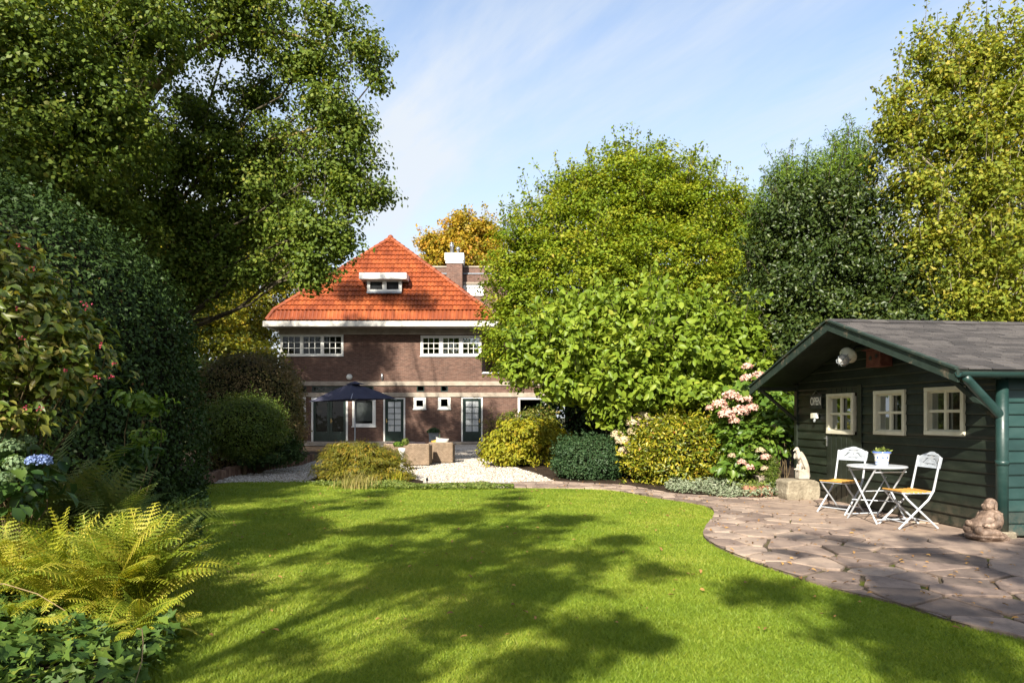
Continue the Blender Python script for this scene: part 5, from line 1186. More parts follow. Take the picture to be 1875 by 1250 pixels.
# ------------------------------------------------------------------ trees
def sh_l(x, y, z, r, rz=None):                        # a lobe whose shadow falls at (x, y)
    k = z / math.tan(SUN_EL); return (x - SUN_HEAD[0] * k, y - SUN_HEAD[1] * k, z, r, r, rz or r * .7)
oak_lobes = [L(40, 60, 13, 170, 130), L(230, 40, 15, 150, 105), L(430, 30, 17, 120, 80), L(600, 35, 17, 56, 34), L(668, 92, 17, 40, 40), L(560, 110, 17, 75, 45), L(690, 140, 17, 18, 40),
             L(600, 205, 17, 80, 50), L(645, 250, 16.8, 40, 46), L(610, 310, 17, 76, 62), L(645, 360, 16.6, 58, 34), L(692, 352, 16.6, 30, 20), L(590, 420, 16.4, 66, 52), L(580, 480, 16.2, 44, 44), L(630, 450, 16.3, 30, 24),
             L(490, 280, 18, 90, 60), L(480, 350, 18, 110, 66), L(395, 225, 18, 60, 34), L(330, 290, 18, 120, 60), L(470, 175, 18, 60, 34), L(350, 190, 18.5, 40, 26), L(140, 220, 14, 170, 110), L(40, 310, 13, 130, 90), L(270, 380, 18, 140, 65),
             L(500, 420, 18, 80, 50), L(400, 430, 18, 90, 46), L(170, 400, 15, 100, 60), L(330, 480, 17.6, 90, 44), L(420, 480, 17.4, 60, 30), L(540, 450, 17, 40, 40), L(572, 500, 16.3, 34, 30), L(480, 500, 17, 56, 26), L(400, 520, 17.4, 50, 26), L(520, 430, 17.4, 60, 40), L(330, 540, 17.6, 70, 30), L(-120, 150, 14, 140, 160), L(100, -150, 15, 200, 100), L(380, -120, 17, 180, 80),
             (-13.2, 18, 17.2, 1.3, 1.1, .9), (-15.2, 17.4, 16.4, 1.4, 1.2, 1.0), (-16.6, 17, 15, 1.6, 1.4, 1.3), (-14.8, 15, 18.6, 1.2, 1.2, .8), (-11.9, 17.2, 15.4, .8, .8, .5), (-17, 16, 18, 1.5, 1.4, 1.1), (-12.2, 17, 20.8, 1.0, 1.0, .5), (-14.4, 17, 21.2, 1.0, 1.0, .6), (-10.6, 17, 20.4, .9, .9, .4), (-12.5, 17.5, 14.4, 1.2, 1.1, .8), (-11.2, 17.3, 13.4, .9, .9, .6), (-14, 17, 14.0, 1.2, 1.1, .8), (-10.2, 17, 14.6, .7, .6, .5), (-16.2, 17, 13.4, 1.5, 1.2, 1.0), (-15, 17, 12.4, 1.3, 1.2, .8), (-13, 17, 12.6, 1.0, 1.0, .6)]
oak = tree('oak_tree', 'huge spreading oak with dark green foliage overhanging the garden from the left', 'tree', (-11.2, 18.6), oak_lobes, 320000, .090, M_oak, bark, .42, 11.5, 21, per=44, rc=.37, flat=.66, shell=2.0, lean=(1.5, -.6), tmpl=LEAF_O, asp=.85, nbr=160, wob=.15, sprigs=420, lr=.13, jit=.5)
lb = MB(); rg = np.random.default_rng(4); O_ = Vector((-11.2, 18.6, 0))
for pth, r0, r1 in (([(190, 430, 18.4), (225, 300, 18), (258, 130, 17.5), (285, 10, 17.2), (300, -90, 17)], .26, .11), ([(215, 250, 18), (275, 168, 17.4), (322, 118, 17), (400, 60, 16.6)], .17, .08), ([(200, 400, 18.4), (90, 270, 16), (40, 190, 15), (0, 90, 14.5)], .17, .08), ([(195, 420, 18.4), (170, 330, 17.6), (215, 200, 17.2), (190, 110, 17)], .14, .07), ([(400, 60, 16.8), (520, 60, 17), (600, 85, 17)], .07, .035), ([(330, 300, 18), (450, 270, 17.6), (600, 230, 17)], .09, .03)):
    lb.tube([P(*q) - O_ for q in pth], [r0 + (r1 - r0) * i / (len(pth) - 1) for i in range(len(pth))], 10, cap=False)
lb.build('limbs', bark_ol, oak, smooth=True)

tree('hornbeam_tree', 'broad yellow-green hornbeam filling the middle behind the magnolia', 'tree', (4.6, 25.5),
     [L(1160, 345, 25, 120, 72), L(1110, 400, 24.5, 120, 90), L(1220, 400, 24.5, 130, 80), L(1300, 400, 25, 90, 70), L(1350, 430, 25, 60, 90), L(1010, 430, 24, 90, 80), L(960, 480, 23.5, 75, 80), L(1060, 500, 23, 130, 90), L(1200, 500, 23.4, 150, 90), L(1320, 510, 24, 90, 90),
      L(945, 560, 23, 70, 75), L(1000, 620, 22.5, 100, 80), L(930, 620, 22.8, 48, 60), L(950, 672, 22.5, 50, 36), L(1150, 600, 23, 150, 80), L(1300, 610, 24, 110, 90), L(1240, 345, 25, 70, 45), L(1050, 355, 24.8, 60, 45), L(1145, 300, 25, 42, 28)],
     190000, .115, M_beam, bark, .24, 8.0, 22, per=48, rc=.50, flat=.38, shell=2.6, nbr=120, asp=.62, wob=.10, sprigs=300, spl=1.5, stems=3, up=.9, jit=.45)
tree('maple_tree', 'orange and gold autumn tree rising behind the chimney', 'tree', (-3.4, 56),
     [L(848, 428, 55, 34, 36), L(888, 424, 55, 30, 30), L(805, 446, 55, 36, 20), L(845, 470, 55, 60, 40), L(902, 470, 55, 24, 40), L(782, 448, 55, 16, 8), L(800, 484, 55, 34, 24), L(880, 500, 55, 50, 40), L(842, 404, 55, 14, 12), L(908, 440, 55, 12, 16)],
     34000, .24, M_orange, bark, .3, 13, 23, per=34, rc=.75, flat=.7, shell=2.0, nbr=60, sprigs=40, spl=1.2)
tree('gold_tree', 'sunlit yellow-green tree between the oak and the brick house', 'tree', (-17.5, 44),
     [L(480, 490, 44, 60, 40), L(520, 500, 44, 32, 55), L(430, 520, 44, 60, 60), L(490, 570, 44, 50, 50), L(410, 590, 43, 60, 50), L(470, 615, 43, 40, 26), L(380, 540, 43, 50, 60), L(450, 450, 44, 50, 34)],
     30000, .20, M_yellow, bark, .26, 9, 24, per=34, rc=.75, flat=.6, shell=2.0, nbr=60, sprigs=100)
tree('poplar_tree', 'dull green tree behind the dark hedge below the oak', 'tree', (-21, 36),
     [L(300, 520, 36, 80, 70), L(380, 480, 36, 70, 60), L(390, 590, 35, 60, 46), L(330, 430, 36, 80, 60), L(240, 440, 36, 80, 70), L(420, 640, 34, 60, 26), L(470, 650, 34, 40, 18), L(330, 640, 34, 60, 40)],
     34000, .19, M_yellow, bark, .24, 8, 25, per=34, rc=.7, flat=.6, shell=1.8, nbr=60)
tree('tall_birch', 'tall airy yellow-green tree towering over the right side of the shed', 'tree', (14.0, 17.5),
     [L(1800, 110, 17, 90, 66), L(1720, 150, 17, 75, 66), L(1660, 240, 17, 60, 60), L(1760, 250, 17, 110, 80), L(1860, 180, 17, 90, 110), L(1680, 340, 17, 72, 64), L(1800, 360, 17, 120, 90), L(1700, 450, 17, 84, 70), L(1820, 480, 17, 110, 80), L(1760, 560, 17, 110, 60), L(1850, 580, 17, 90, 60), L(1930, 300, 17.5, 110, 200), L(1690, 90, 17, 24, 40), L(1640, 180, 17, 26, 40), L(1620, 240, 17, 24, 30)],
     62000, .108, M_tall, surf('pale_bark', [(.3, (.12, .10, .08)), (.7, (.33, .29, .22))], 5, .85, .5, 20, .02, .15), .085, 11.5, 26, per=16, rc=.34, flat=.55, shell=1.6, nbr=200, sprigs=300, stems=6, wob=.2, up=.6, jit=.7, asp=.62)
tree('holly_tree', 'dark glossy holly between the hornbeam and the tall yellow tree', 'tree', (8.6, 18.0),
     [L(1500, 400, 18, 90, 70), L(1440, 450, 18, 70, 90), L(1560, 420, 18, 80, 90), L(1480, 520, 17.5, 110, 80), L(1600, 520, 17.5, 90, 80), L(1420, 560, 17.3, 60, 60), L(1540, 590, 17, 110, 50), L(1650, 590, 17.3, 80, 50), L(1480, 620, 16.6, 80, 50), L(1720, 600, 18, 70, 50), L(1430, 650, 16.5, 60, 50)],
     60000, .105, M_holly, bark, .16, 6.0, 27, per=36, rc=.42, flat=.6, shell=3.0, nbr=80, tmpl=LEAF_B, asp=.62, sprigs=40, stems=3)
tree('yew_tree', 'bright green feathery evergreen top standing above the dark holly', 'tree', (9.0, 19.4),
     [L(1470, 330, 19, 60, 36), L(1540, 315, 19, 66, 40), L(1580, 300, 19, 45, 40), L(1430, 370, 19, 42, 40), L(1500, 365, 19, 80, 36), L(1430, 315, 19, 12, 32), L(1450, 300, 19, 9, 26), L(1555, 262, 19, 10, 28), L(1530, 275, 19, 12, 26), L(1400, 410, 19, 34, 50)],
     26000, .10, M_hollytop, bark, .12, 7.5, 28, per=30, rc=.36, flat=.9, shell=2.0, nbr=60, asp=.28, sprigs=90, up=.2, jit=.8)
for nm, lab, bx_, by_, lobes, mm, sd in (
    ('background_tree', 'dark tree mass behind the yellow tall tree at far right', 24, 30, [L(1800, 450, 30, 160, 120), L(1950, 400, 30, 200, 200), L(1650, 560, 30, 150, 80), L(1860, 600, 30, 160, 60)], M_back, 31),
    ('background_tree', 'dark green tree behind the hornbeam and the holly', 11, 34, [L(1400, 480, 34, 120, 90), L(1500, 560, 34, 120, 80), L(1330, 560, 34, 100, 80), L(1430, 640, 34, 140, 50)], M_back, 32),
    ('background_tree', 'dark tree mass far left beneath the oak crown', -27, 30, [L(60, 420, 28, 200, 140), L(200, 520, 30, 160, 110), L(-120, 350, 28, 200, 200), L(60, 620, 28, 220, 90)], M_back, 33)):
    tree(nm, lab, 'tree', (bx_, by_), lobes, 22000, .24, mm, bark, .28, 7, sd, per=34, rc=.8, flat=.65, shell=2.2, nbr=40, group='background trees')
# trees behind the viewpoint: they stand in the garden and cast the lawn's shade
tree('garden_tree', 'slender tree behind the viewpoint shading the middle of the lawn', 'tree', (-4.2, -3.3),
     [sh_l(.05, 13.3, 10.6, .15, .5), sh_l(0, 12.3, 10.2, .38, .3), sh_l(-.1, 11.2, 9.6, .55, .3), sh_l(-.9, 10.0, 9.0, .7, .28), sh_l(.75, 9.8, 9.0, .6, .28), sh_l(-1.7, 8.9, 8.2, .7, .28), sh_l(-.1, 8.6, 8.4, .95, .3), sh_l(1.3, 8.2, 8.6, .4, .2), sh_l(-1.5, 7.6, 7.4, .6, .25), sh_l(-.5, 7.3, 7.2, .95, .3), sh_l(.7, 7.2, 7.6, .65, .25), sh_l(-.9, 6.1, 6.4, .7, .25), sh_l(.2, 6.0, 6.8, .75, .25), sh_l(-.2, 5.0, 6.0, .6, .25), sh_l(.7, 4.7, 6.0, .5, .25), sh_l(-1.4, 4.4, 5.6, .3, .2), sh_l(-.7, 4.0, 5.4, .35, .2), sh_l(.2, 4.1, 5.6, .35, .2), sh_l(-1.1, 3.6, 5.2, .3, .2)],
     16000, .11, M_oak, bark, .075, 10, 41, per=15, rc=.19, flat=.5, shell=1.4, nbr=30)
tree('garden_tree', 'rounded tree behind the viewpoint shading the left side of the lawn', 'tree', (-8.6, -2.6),
     [sh_l(-3.6, 10.6, 8.6, 1.1), sh_l(-4.9, 12.8, 9, 1.3), sh_l(-2.4, 11.6, 9.3, .55), sh_l(-3.3, 8.6, 7.6, .9), sh_l(-2.6, 13.2, 10, .6), sh_l(-6.5, 11.5, 8, 1.6), sh_l(-5.2, 9.2, 7.2, 1.3), sh_l(-6.6, 14.5, 9.5, 1.4), sh_l(-3.9, 7.7, 7.4, .42), sh_l(-4.5, 8.5, 7.6, .5), sh_l(-3.3, 9.6, 8, .4), sh_l(-2.7, 8.0, 7.4, .4), sh_l(-2.2, 7.0, 7.0, .35), sh_l(-1.75, 5.8, 6.6, .25)],
     17000, .12, M_oak, bark, .10, 8, 42, per=26, rc=.32, flat=.55, shell=2.0, nbr=30)
tree('garden_tree', 'tree behind the viewpoint shading the terrace edge', 'tree', (.6, -4.8),
     [sh_l(2.2, 5.9, 7, .42), sh_l(2.9, 5.2, 7, .6), sh_l(3.9, 4.8, 7, .7), sh_l(3.5, 6.3, 7.6, .34), sh_l(4.9, 6.6, 7.8, .5), sh_l(5.6, 7.3, 7.8, .4), sh_l(4.5, 7.4, 7.6, .22), sh_l(2.6, 4.3, 6.4, .6), sh_l(6.2, 5.6, 7, 1.0), sh_l(1.4, 6.6, 7.4, .3), sh_l(3.6, 8.3, 8, .22), sh_l(5.3, 8.2, 8.2, .22), sh_l(6.1, 7.5, 8, .45), sh_l(4.5, 8.9, 8.4, .18), sh_l(5.5, 7.0, 7.8, .35), sh_l(3.0, 7.4, 7.6, .2), sh_l(3.9, 7.9, 7.8, .2), sh_l(4.8, 8.2, 8.2, .22), sh_l(6.6, 8.0, 8.2, .35)],
     14000, .10, M_oak, bark, .07, 7, 43, per=16, rc=.19, flat=.5, shell=1.5, nbr=24)
tree('garden_tree', 'broad tree left of the viewpoint shading the tall dark hedge', 'tree', (-14.5, 2.0),
     [(-14, 2, 10, 3.2, 3.2, 2.6), (-12, 4.5, 8.5, 2.4, 2.4, 2), (-16, 5, 9, 3, 3, 2.5), (-13, 0, 8, 2.6, 2.6, 2.2), (-13, 4, 12, 2.4, 2.4, 2)],
     42000, .15, M_oak, bark, .3, 8, 44, per=34, rc=.55, flat=.6, shell=2.2, nbr=60)

# ------------------------------------------------------------------ hedges and clipped shrubs
c_, r_ = (-8.85, 11.3, 1.4), (3.2, 3.3, 3.75)
hg = hedge('laurel_hedge', 'huge dome-shaped dark evergreen hedge on the left', 'hedge', (-8.85, 11.3), sup_ell(c_, r_, 2.3, .035), 95000, .075, M_laurel, inner, 51, .16, .55)
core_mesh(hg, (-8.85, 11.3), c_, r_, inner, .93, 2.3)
c_, r_ = (-7.65, 19.8, 1.5), (1.5, 1.45, 1.68)
hg = hedge('beech_hedge', 'rounded brown-green clipped hedge in front of the house', 'hedge', (-7.65, 19.8), sup_ell(c_, r_, 2.7, .03), 42000, .06, M_beech, inner, 52, .14, .6)
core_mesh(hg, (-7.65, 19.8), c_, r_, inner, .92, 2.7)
c_, r_ = (-6.75, 17.2, 1.20), (.98, .95, .72)
hg = hedge('clipped_bush', 'mid green clipped mushroom-shaped bush on a thin stem', 'bush', (-6.75, 17.2), sup_ell(c_, r_, 2.2, .05), 26000, .055, M_bush, inner, 53, .16, .5)
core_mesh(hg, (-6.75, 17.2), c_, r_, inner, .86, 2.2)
q = MB(); q.tube([(-.75, -.3, 0), (-.72, -.25, .6), (-.5, -.2, 1.0)], .035, 8); q.tube([(.0, 0, 0), (.03, 0, .6), (0, 0, 1.0)], .06, 8); q.build('stems', twig, hg)
c_, r_ = (1.85, 16.3, .42), (.80, .75, .55)
hg = hedge('boxwood_ball', 'round dark green clipped box bush at the path edge', 'bush', (1.85, 16.3), sup_ell(c_, r_, 2.4, .05), 17000, .05, M_box, inner, 54, .10, .6)
core_mesh(hg, (1.85, 16.3), c_, r_, inner, .87, 2.4)
c_, r_ = (3.72, 15.2, .60), (1.05, .85, .80)
hg = hedge('variegated_bush', 'dome-shaped yellow and green bush with red tips beside the box ball', 'bush', (3.72, 15.2), sup_ell(c_, r_, 2.2, .05), 15000, .095, M_pier, inner, 55, .2, .42, tmpl=LEAF_B, up=.9, jit=.7, outw=.6)
core_mesh(hg, (3.72, 15.2), c_, r_, inner, .80, 2.2)
c_, r_ = (12.6, 30.5, 1.6), (11.0, 1.4, 2.0)
hg = hedge('boundary_hedge', 'long dark hedge closing the garden behind the magnolia', 'hedge', (12.6, 30.5), sup_ell(c_, r_, 4, .02), 26000, .14, M_laurel, inner, 56, .2, .6)
core_mesh(hg, (12.6, 30.5), c_, r_, inner, .93, 4)
c_, r_ = (-19.5, 29.5, 1.9), (7.2, 1.4, 2.3)
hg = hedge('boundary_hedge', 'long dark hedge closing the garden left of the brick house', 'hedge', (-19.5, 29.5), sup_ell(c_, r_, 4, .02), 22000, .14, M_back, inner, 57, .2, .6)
core_mesh(hg, (-19.5, 29.5), c_, r_, inner, .93, 4)
# magnolia
tree('magnolia_tree', 'low spreading magnolia with big bright green leaves beside the shed', 'tree', (3.3, 18.4),
     [L(1170, 580, 17.4, 110, 36), L(1060, 600, 17.2, 70, 36), L(1280, 600, 17.2, 90, 40), L(1000, 640, 17, 60, 40), L(1120, 650, 16.6, 110, 46), L(1250, 660, 16.6, 100, 50), L(1340, 640, 16.6, 60, 44), L(960, 670, 17, 40, 30), L(1050, 700, 16.6, 70, 36), L(1170, 715, 16.2, 100, 40), L(1290, 720, 16.2, 80, 40), L(1350, 690, 16.4, 50, 44), L(1130, 755, 16.4, 40, 24), L(1010, 690, 17.2, 46, 40), L(1210, 770, 16.6, 60, 26)],
     24000, .19, M_magn, bark, .10, 3.2, 61, per=20, rc=.36, flat=.7, shell=2.6, nbr=90, tmpl=LEAF_B, asp=.62, stems=4, up=.75, jit=.6, droop=.3, sprigs=150)
shrub('lime_shrub', 'spreading lime-yellow shrub on the gravel edge by the green door', 'shrub', (.3, 21.0), [L(960, 800, 20.6, 66, 34), L(910, 822, 20.4, 34, 22), L(1005, 812, 20.6, 40, 36), L(940, 832, 20.2, 56, 22), L(1020, 835, 20, 24, 22)], 9000, .12, M_lime, twig, 62, per=22, rc=.24, asp=.5, tmpl=LEAF_B, droop=.5)
shrub('rust_shrub', 'olive shrub with pinkish tips behind the lime-yellow shrub', 'shrub', (.5, 23.0), [L(945, 775, 22.6, 36, 22), L(985, 765, 22.6, 36, 26), L(920, 795, 22.6, 22, 18)], 3600, .10, M_spin, twig, 63, per=18, rc=.22, asp=.5)
shrub('tall_grass', 'thin yellow flowering stems by the green door', 'plant', (-.85, 27), [L(893, 790, 27, 10, 36), L(900, 770, 27, 8, 26)], 500, .10, M_straw, twig, 64, per=8, rc=.18, asp=.2)
# Japanese maple mound
mp = shrub('japanese_maple', 'low weeping olive-gold maple mound between lawn and gravel', 'shrub', (-3.35, 16.1), [L(640, 836, 16.3, 52, 20), L(685, 842, 16.0, 54, 20), L(610, 848, 16.0, 32, 16), L(725, 856, 15.8, 34, 17), L(660, 856, 15.6, 56, 20), L(625, 866, 15.7, 38, 12), L(730, 872, 15.6, 28, 10), L(690, 872, 15.5, 44, 13), L(640, 828, 16, 40, 18), L(700, 838, 15.8, 40, 18), L(745, 872, 15.7, 20, 9), L(590, 862, 15.8, 24, 14), L(645, 820, 16.2, 40, 13), L(675, 826, 16.0, 44, 14)], 28000, .085, M_maple, twig, 65, per=26, rc=.2, flat=.32, asp=.22, droop=.7, up=.9, outw=.7, jit=.35, nst=60)
def blades(name, label, cat, base, n, h, spread, m, seed, w=.006, kind=None, group=None):
    rng = np.random.default_rng(seed); root = MB(); vs = []; fs = []
    for _ in range(n):
        x, y = rng.normal(size=2) * spread * .35; a = rng.random() * 6.28; hh = h * rng.uniform(.5, 1.1); l = rng.uniform(.2, .8) * hh; root.val = rng.random(); k = 5; pts = []
        for i in range(k + 1):
            t = i / k; px_, py_, pz_ = x + math.cos(a) * l * t * t, y + math.sin(a) * l * t * t, hh * (t - .25 * t * t * t); ww = w * (1 - t * .92); pts += [(px_ - math.sin(a) * ww, py_ + math.cos(a) * ww, pz_), (px_ + math.sin(a) * ww, py_ - math.cos(a) * ww, pz_)]
        root.add(pts, [(2 * i, 2 * i + 1, 2 * i + 3, 2 * i + 2) for i in range(k)])
    o = root.build(name, m, None, (base[0], base[1], 0)); return tag(o, label, cat, group, kind)
blades('grass_tuft', 'tuft of pale straw-green grass at the lawn edge below the maple', 'grass tuft', G(655, 893), 330, .42, .55, M_straw, 71)
blades('grass_tuft', 'small yellow tuft right of the straw-green tuft below the maple', 'grass tuft', G(728, 886), 70, .34, .2, M_lime, 72, .016)

# ------------------------------------------------------------------ hydrangeas with flower heads
def head(parent, c, r, m, rng, n=150, flat=.8):
    d = sphere_dirs(rng, n); d[:, 2] = np.where(d[:, 2] < -.3, -d[:, 2], d[:, 2]); p = d * np.array([r, r, r * flat]) * (1 + .1 * rng.normal(size=(n, 1)))
    o = leaf_obj('flower_head', np.repeat(p, 3, 0) + rng.normal(size=(n * 3, 3)) * r * .05, np.repeat(d, 3, 0) + rng.normal(size=(n * 3, 3)) * .4, r * .30, m, parent, rng, .85, LEAF_Q, None, np.repeat(np.clip(.5 + .35 * rng.normal(size=n), 0, 1), 3), tuple(c)); return o
def hyd(name, label, base, lobes, n, size, lm, heads, seed, cat='hydrangea'):
    o = shrub(name, label, cat, base, lobes, n, size, lm, twig, seed, per=14, rc=.24, asp=.72, tmpl=LEAF_B, nst=40, up=.6, sr=.011)
    rng = np.random.default_rng(seed + 100)
    for c, r, m in heads: head(o, Vector(c) - Vector((base[0], base[1], 0)), r, m, rng)
    return o
rg = np.random.default_rng(77)
def hd(px, py, Y, r, m): return (P(px, py, Y), r, m)
hyd('hydrangea_shrub', 'tall hydrangea with a big cluster of dusty pink flower heads against the magnolia', (4.95, 14.8), [L(1345, 790, 14.6, 40, 60), L(1390, 780, 14.6, 40, 60), L(1420, 740, 14.6, 34, 60), L(1370, 720, 14.4, 40, 40)], 1900, .17, M_hyd,
    [hd(1318, 742, 14.1, .14, M_pink), hd(1338, 726, 14.1, .15, M_pink), hd(1362, 732, 14.1, .14, M_pink), hd(1330, 760, 14.0, .15, M_pink), hd(1355, 755, 14.0, .16, M_pink), hd(1376, 748, 14.1, .12, M_pink), hd(1344, 772, 14.0, .10, M_pink), hd(1368, 695, 14.1, .13, M_pink), hd(1390, 690, 14.2, .13, M_pink), hd(1405, 688, 14.3, .10, M_pink), hd(1368, 672, 14.4, .10, M_pink), hd(1300, 748, 14.2, .08, M_pink)], 81)
hyd('hydrangea_shrub', 'low hydrangea with cream heads between the box ball and the magnolia', (3.3, 16.5), [L(1190, 800, 16.3, 60, 40), L(1160, 820, 16.1, 40, 36), L(1230, 790, 16.4, 40, 30)], 900, .15, M_hyd,
    [hd(1160, 775, 15.7, .16, M_cream), hd(1178, 764, 15.7, .15, M_cream), hd(1200, 775, 15.7, .16, M_cream), hd(1222, 768, 15.7, .14, M_cream), hd(1130, 797, 15.7, .13, M_cream), hd(1160, 792, 15.6, .14, M_cream), hd(1140, 808, 15.5, .15, M_cream), hd(1143, 826, 15.4, .13, M_cream), hd(1185, 784, 15.7, .14, M_cream)], 82)
hyd('hydrangea_shrub', 'leafy hydrangea with a few pale heads left of the bird statue', (5.35, 13.6), [L(1365, 835, 13.8, 46, 50), L(1400, 815, 13.8, 40, 50), L(1425, 780, 14, 34, 60), L(1345, 862, 13.7, 34, 30)], 2000, .14, M_hyd,
    [hd(1372, 856, 13.2, .09, M_pink), hd(1402, 838, 13.3, .09, M_pink), hd(1392, 825, 13.4, .08, M_cream), hd(1340, 835, 13.3, .07, M_cream), hd(1416, 782, 13.6, .07, M_cream), hd(1401, 858, 13.1, .07, M_cream), hd(1358, 846, 13.2, .07, M_pink)], 83)
hyd('blue_hydrangea', 'shaded hydrangea with blue and pale green mopheads at the left border', (-4.0, 5.5), [L(30, 850, 5.6, 60, 50), L(-40, 800, 5.6, 80, 70), L(80, 880, 5.8, 40, 40), L(10, 900, 5.3, 70, 60)], 420, .13, M_hydark,
    [hd(22, 820, 5.1, .075, M_greenp), hd(30, 852, 5.0, .075, M_greenp), hd(48, 808, 5.3, .06, M_greenp), hd(62, 845, 5.0, .05, M_blue), hd(78, 845, 5.05, .06, M_blue), hd(4, 880, 4.9, .07, M_greenp)], 84)
# spindle shrub with pink fruit
sp = shrub('spindle_shrub', 'loose shrub with reddening leaves and pink berries at the left edge', 'shrub', (-4.9, 5.9), [L(-20, 560, 5.6, 110, 90), L(60, 580, 5.4, 80, 80), L(110, 610, 5.4, 66, 46), L(150, 640, 5.4, 52, 36), L(60, 680, 5.4, 80, 50), L(-10, 480, 5.6, 90, 50), L(20, 770, 5.2, 70, 34), L(130, 690, 5.5, 60, 34), L(-60, 700, 5.4, 90, 120)], 4800, .088, M_spin, twig, 85, per=12, rc=.2, flat=.5, asp=.5, tmpl=LEAF_B, droop=.25, nst=110, up=.8, sr=.012)
rng_ = np.random.default_rng(86); sl_ = [(36, 452), (50, 455), (60, 488), (155, 556), (160, 562), (33, 565), (40, 618), (120, 678), (210, 663), (175, 690), (205, 690), (45, 742), (75, 750), (182, 632)]
for a, b in sl_:
    c = P(a, b, 5.0 + .2 * rng_.random()) - Vector((-4.9, 5.9, 0)); bp = rng_.normal(size=(5, 3)) * .013
    leaf_obj('berry_cluster', np.repeat(bp, 4, 0), rng_.normal(size=(20, 3)), .015, M_berry, sp, rng_, 1.0, loc=tuple(c))
shrub('leaf_spray', 'light green leafy spray lit against the dark hedge', 'shrub', (-4.6, 7.9), [L(265, 735, 7.6, 34, 14), L(285, 750, 7.6, 26, 12), L(235, 732, 7.6, 16, 10), L(270, 790, 7.8, 30, 40)], 260, .10, M_hyd, twig, 87, per=9, rc=.14, asp=.45, tmpl=LEAF_B, nst=6, sr=.007)
shrub('upright_plant', 'grey-green upright leafy plant above the dark ferns', 'plant', (-4.0, 7.0), [L(240, 838, 7, 34, 24), L(265, 828, 7, 24, 14), L(230, 870, 7, 30, 30)], 210, .15, M_hydark, twig, 88, per=10, rc=.1, asp=.3, tmpl=LEAF_B, nst=7, sr=.007)
shrub('dark_undergrowth', 'low dark shrubs under the brown hedge', 'shrub', (-6.6, 17.6), [L(520, 815, 17.8, 30, 22), L(480, 838, 17.6, 50, 14), L(540, 830, 18, 18, 16)], 4000, .09, M_laurel, twig, 89, per=16, rc=.2, asp=.45, tmpl=LEAF_B)
# ferns
def fern(name, label, base, n, length, m, seed, rise=.9, group=None, az=None):
    rng = np.random.default_rng(seed); V = []; LV = []; base = (base[0], base[1])
    for f in range(n):
        a = rng.random() * 2 * np.pi if az is None else rng.uniform(*az); Ln = length * rng.uniform(.6, 1.15); el = rise * rng.uniform(.6, 1.25); curl = rng.uniform(.5, 1.9); tone = rng.random()
        ns = 26; s = np.linspace(0, 1, ns); ang = el - curl * s ** 1.5; ds = Ln / ns
        hx_ = np.cumsum(np.cos(ang) * ds); hz_ = np.cumsum(np.sin(ang) * ds); ox, oy = rng.normal(size=2) * .08
        C = np.stack([ox + hx_ * np.cos(a), oy + hx_ * np.sin(a), np.maximum(hz_, .01)], 1)
        T = np.stack([np.cos(ang) * np.cos(a), np.cos(ang) * np.sin(a), np.sin(ang)], 1); S = np.array([-np.sin(a), np.cos(a), 0]) + rng.normal(size=3) * .38; S /= np.linalg.norm(S)
        N_ = np.cross(T, S[None]); wr = .004
        for i in range(ns - 1):                      # stalk
            V.append([C[i] - S * wr, C[i] + S * wr, C[i + 1] + S * wr * .8, C[i + 1] - S * wr * .8]); LV.append((rng.random(), .95))
        for i in range(5, ns):
            t = (i - 5) / (ns - 5); pl_ = Ln * .135 * (np.sin(np.pi * min(1, t * .86 + .14)) ** .8) * rng.uniform(.85, 1.1) + .008
            for sg_ in (-1, 1):
                d = S * sg_ + T[i] * .45 - np.array([0, 0, .18]) + N_[i] * .12; d /= np.linalg.norm(d); k = max(3, int(pl_ / .016)); e = np.cross(N_[i], d); e /= np.linalg.norm(e) + 1e-9
                for j in range(k):                   # toothed pinna: a row of tiny pinnules
                    u0, u1 = j / k, (j + .8) / k; wd = pl_ * .12 * (1 - u0) ** .7 + .002; p0 = C[i] + d * pl_ * u0; p1 = C[i] + d * pl_ * u1 + np.array([0, 0, -.01 * u1])
                    V.append([p0 - e * wd * .3, p1 - e * wd, p1 + d * .004, p0 + d * .002]); V.append([p0 + d * .002, p1 + d * .004, p1 + e * wd, p0 + e * wd * .3]); LV += [(rng.random(), tone)] * 2
    V = np.array(V); nq = len(V); lv = np.ones((nq, 4, 4)); LV = np.array(LV); lv[:, :, 0] = LV[:, 0:1]; lv[:, :, 1] = LV[:, 1:2]
    me = np_mesh(name, V.reshape(-1, 3), np.arange(nq * 4).reshape(-1, 4), lv.reshape(-1, 4), m); o = bpy.data.objects.new(name, me); col.objects.link(o); o.location = (base[0], base[1], .0); return tag(o, label, 'fern', group)
fern('fern', 'big sunlit yellow-green fern leaning over the lawn edge', (-2.72, 4.85), 150, .80, M_fern, 91, 1.45)
fern('fern', 'yellow-green fern left of the big sunlit fern', (-3.2, 4.95), 110, .76, M_fern, 92, 1.45)
fern('fern', 'golden low fern in front of the big sunlit fern', (-2.55, 4.45), 46, .52, M_fern, 93, .85)
fern('fern', 'yellow fern at the left picture edge above the ivy', (-3.80, 5.0), 60, .76, M_fern, 94, 1.45)
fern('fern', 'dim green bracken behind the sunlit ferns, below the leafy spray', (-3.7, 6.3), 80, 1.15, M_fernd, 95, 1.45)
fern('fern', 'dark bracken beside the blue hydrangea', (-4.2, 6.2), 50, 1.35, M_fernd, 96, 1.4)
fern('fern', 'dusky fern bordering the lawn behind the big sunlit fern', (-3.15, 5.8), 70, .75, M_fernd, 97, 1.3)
fern('fern', 'grey-green fern under the hydrangea at the left picture edge', (-4.3, 5.5), 26, .75, M_fernd, 98, 1.1)
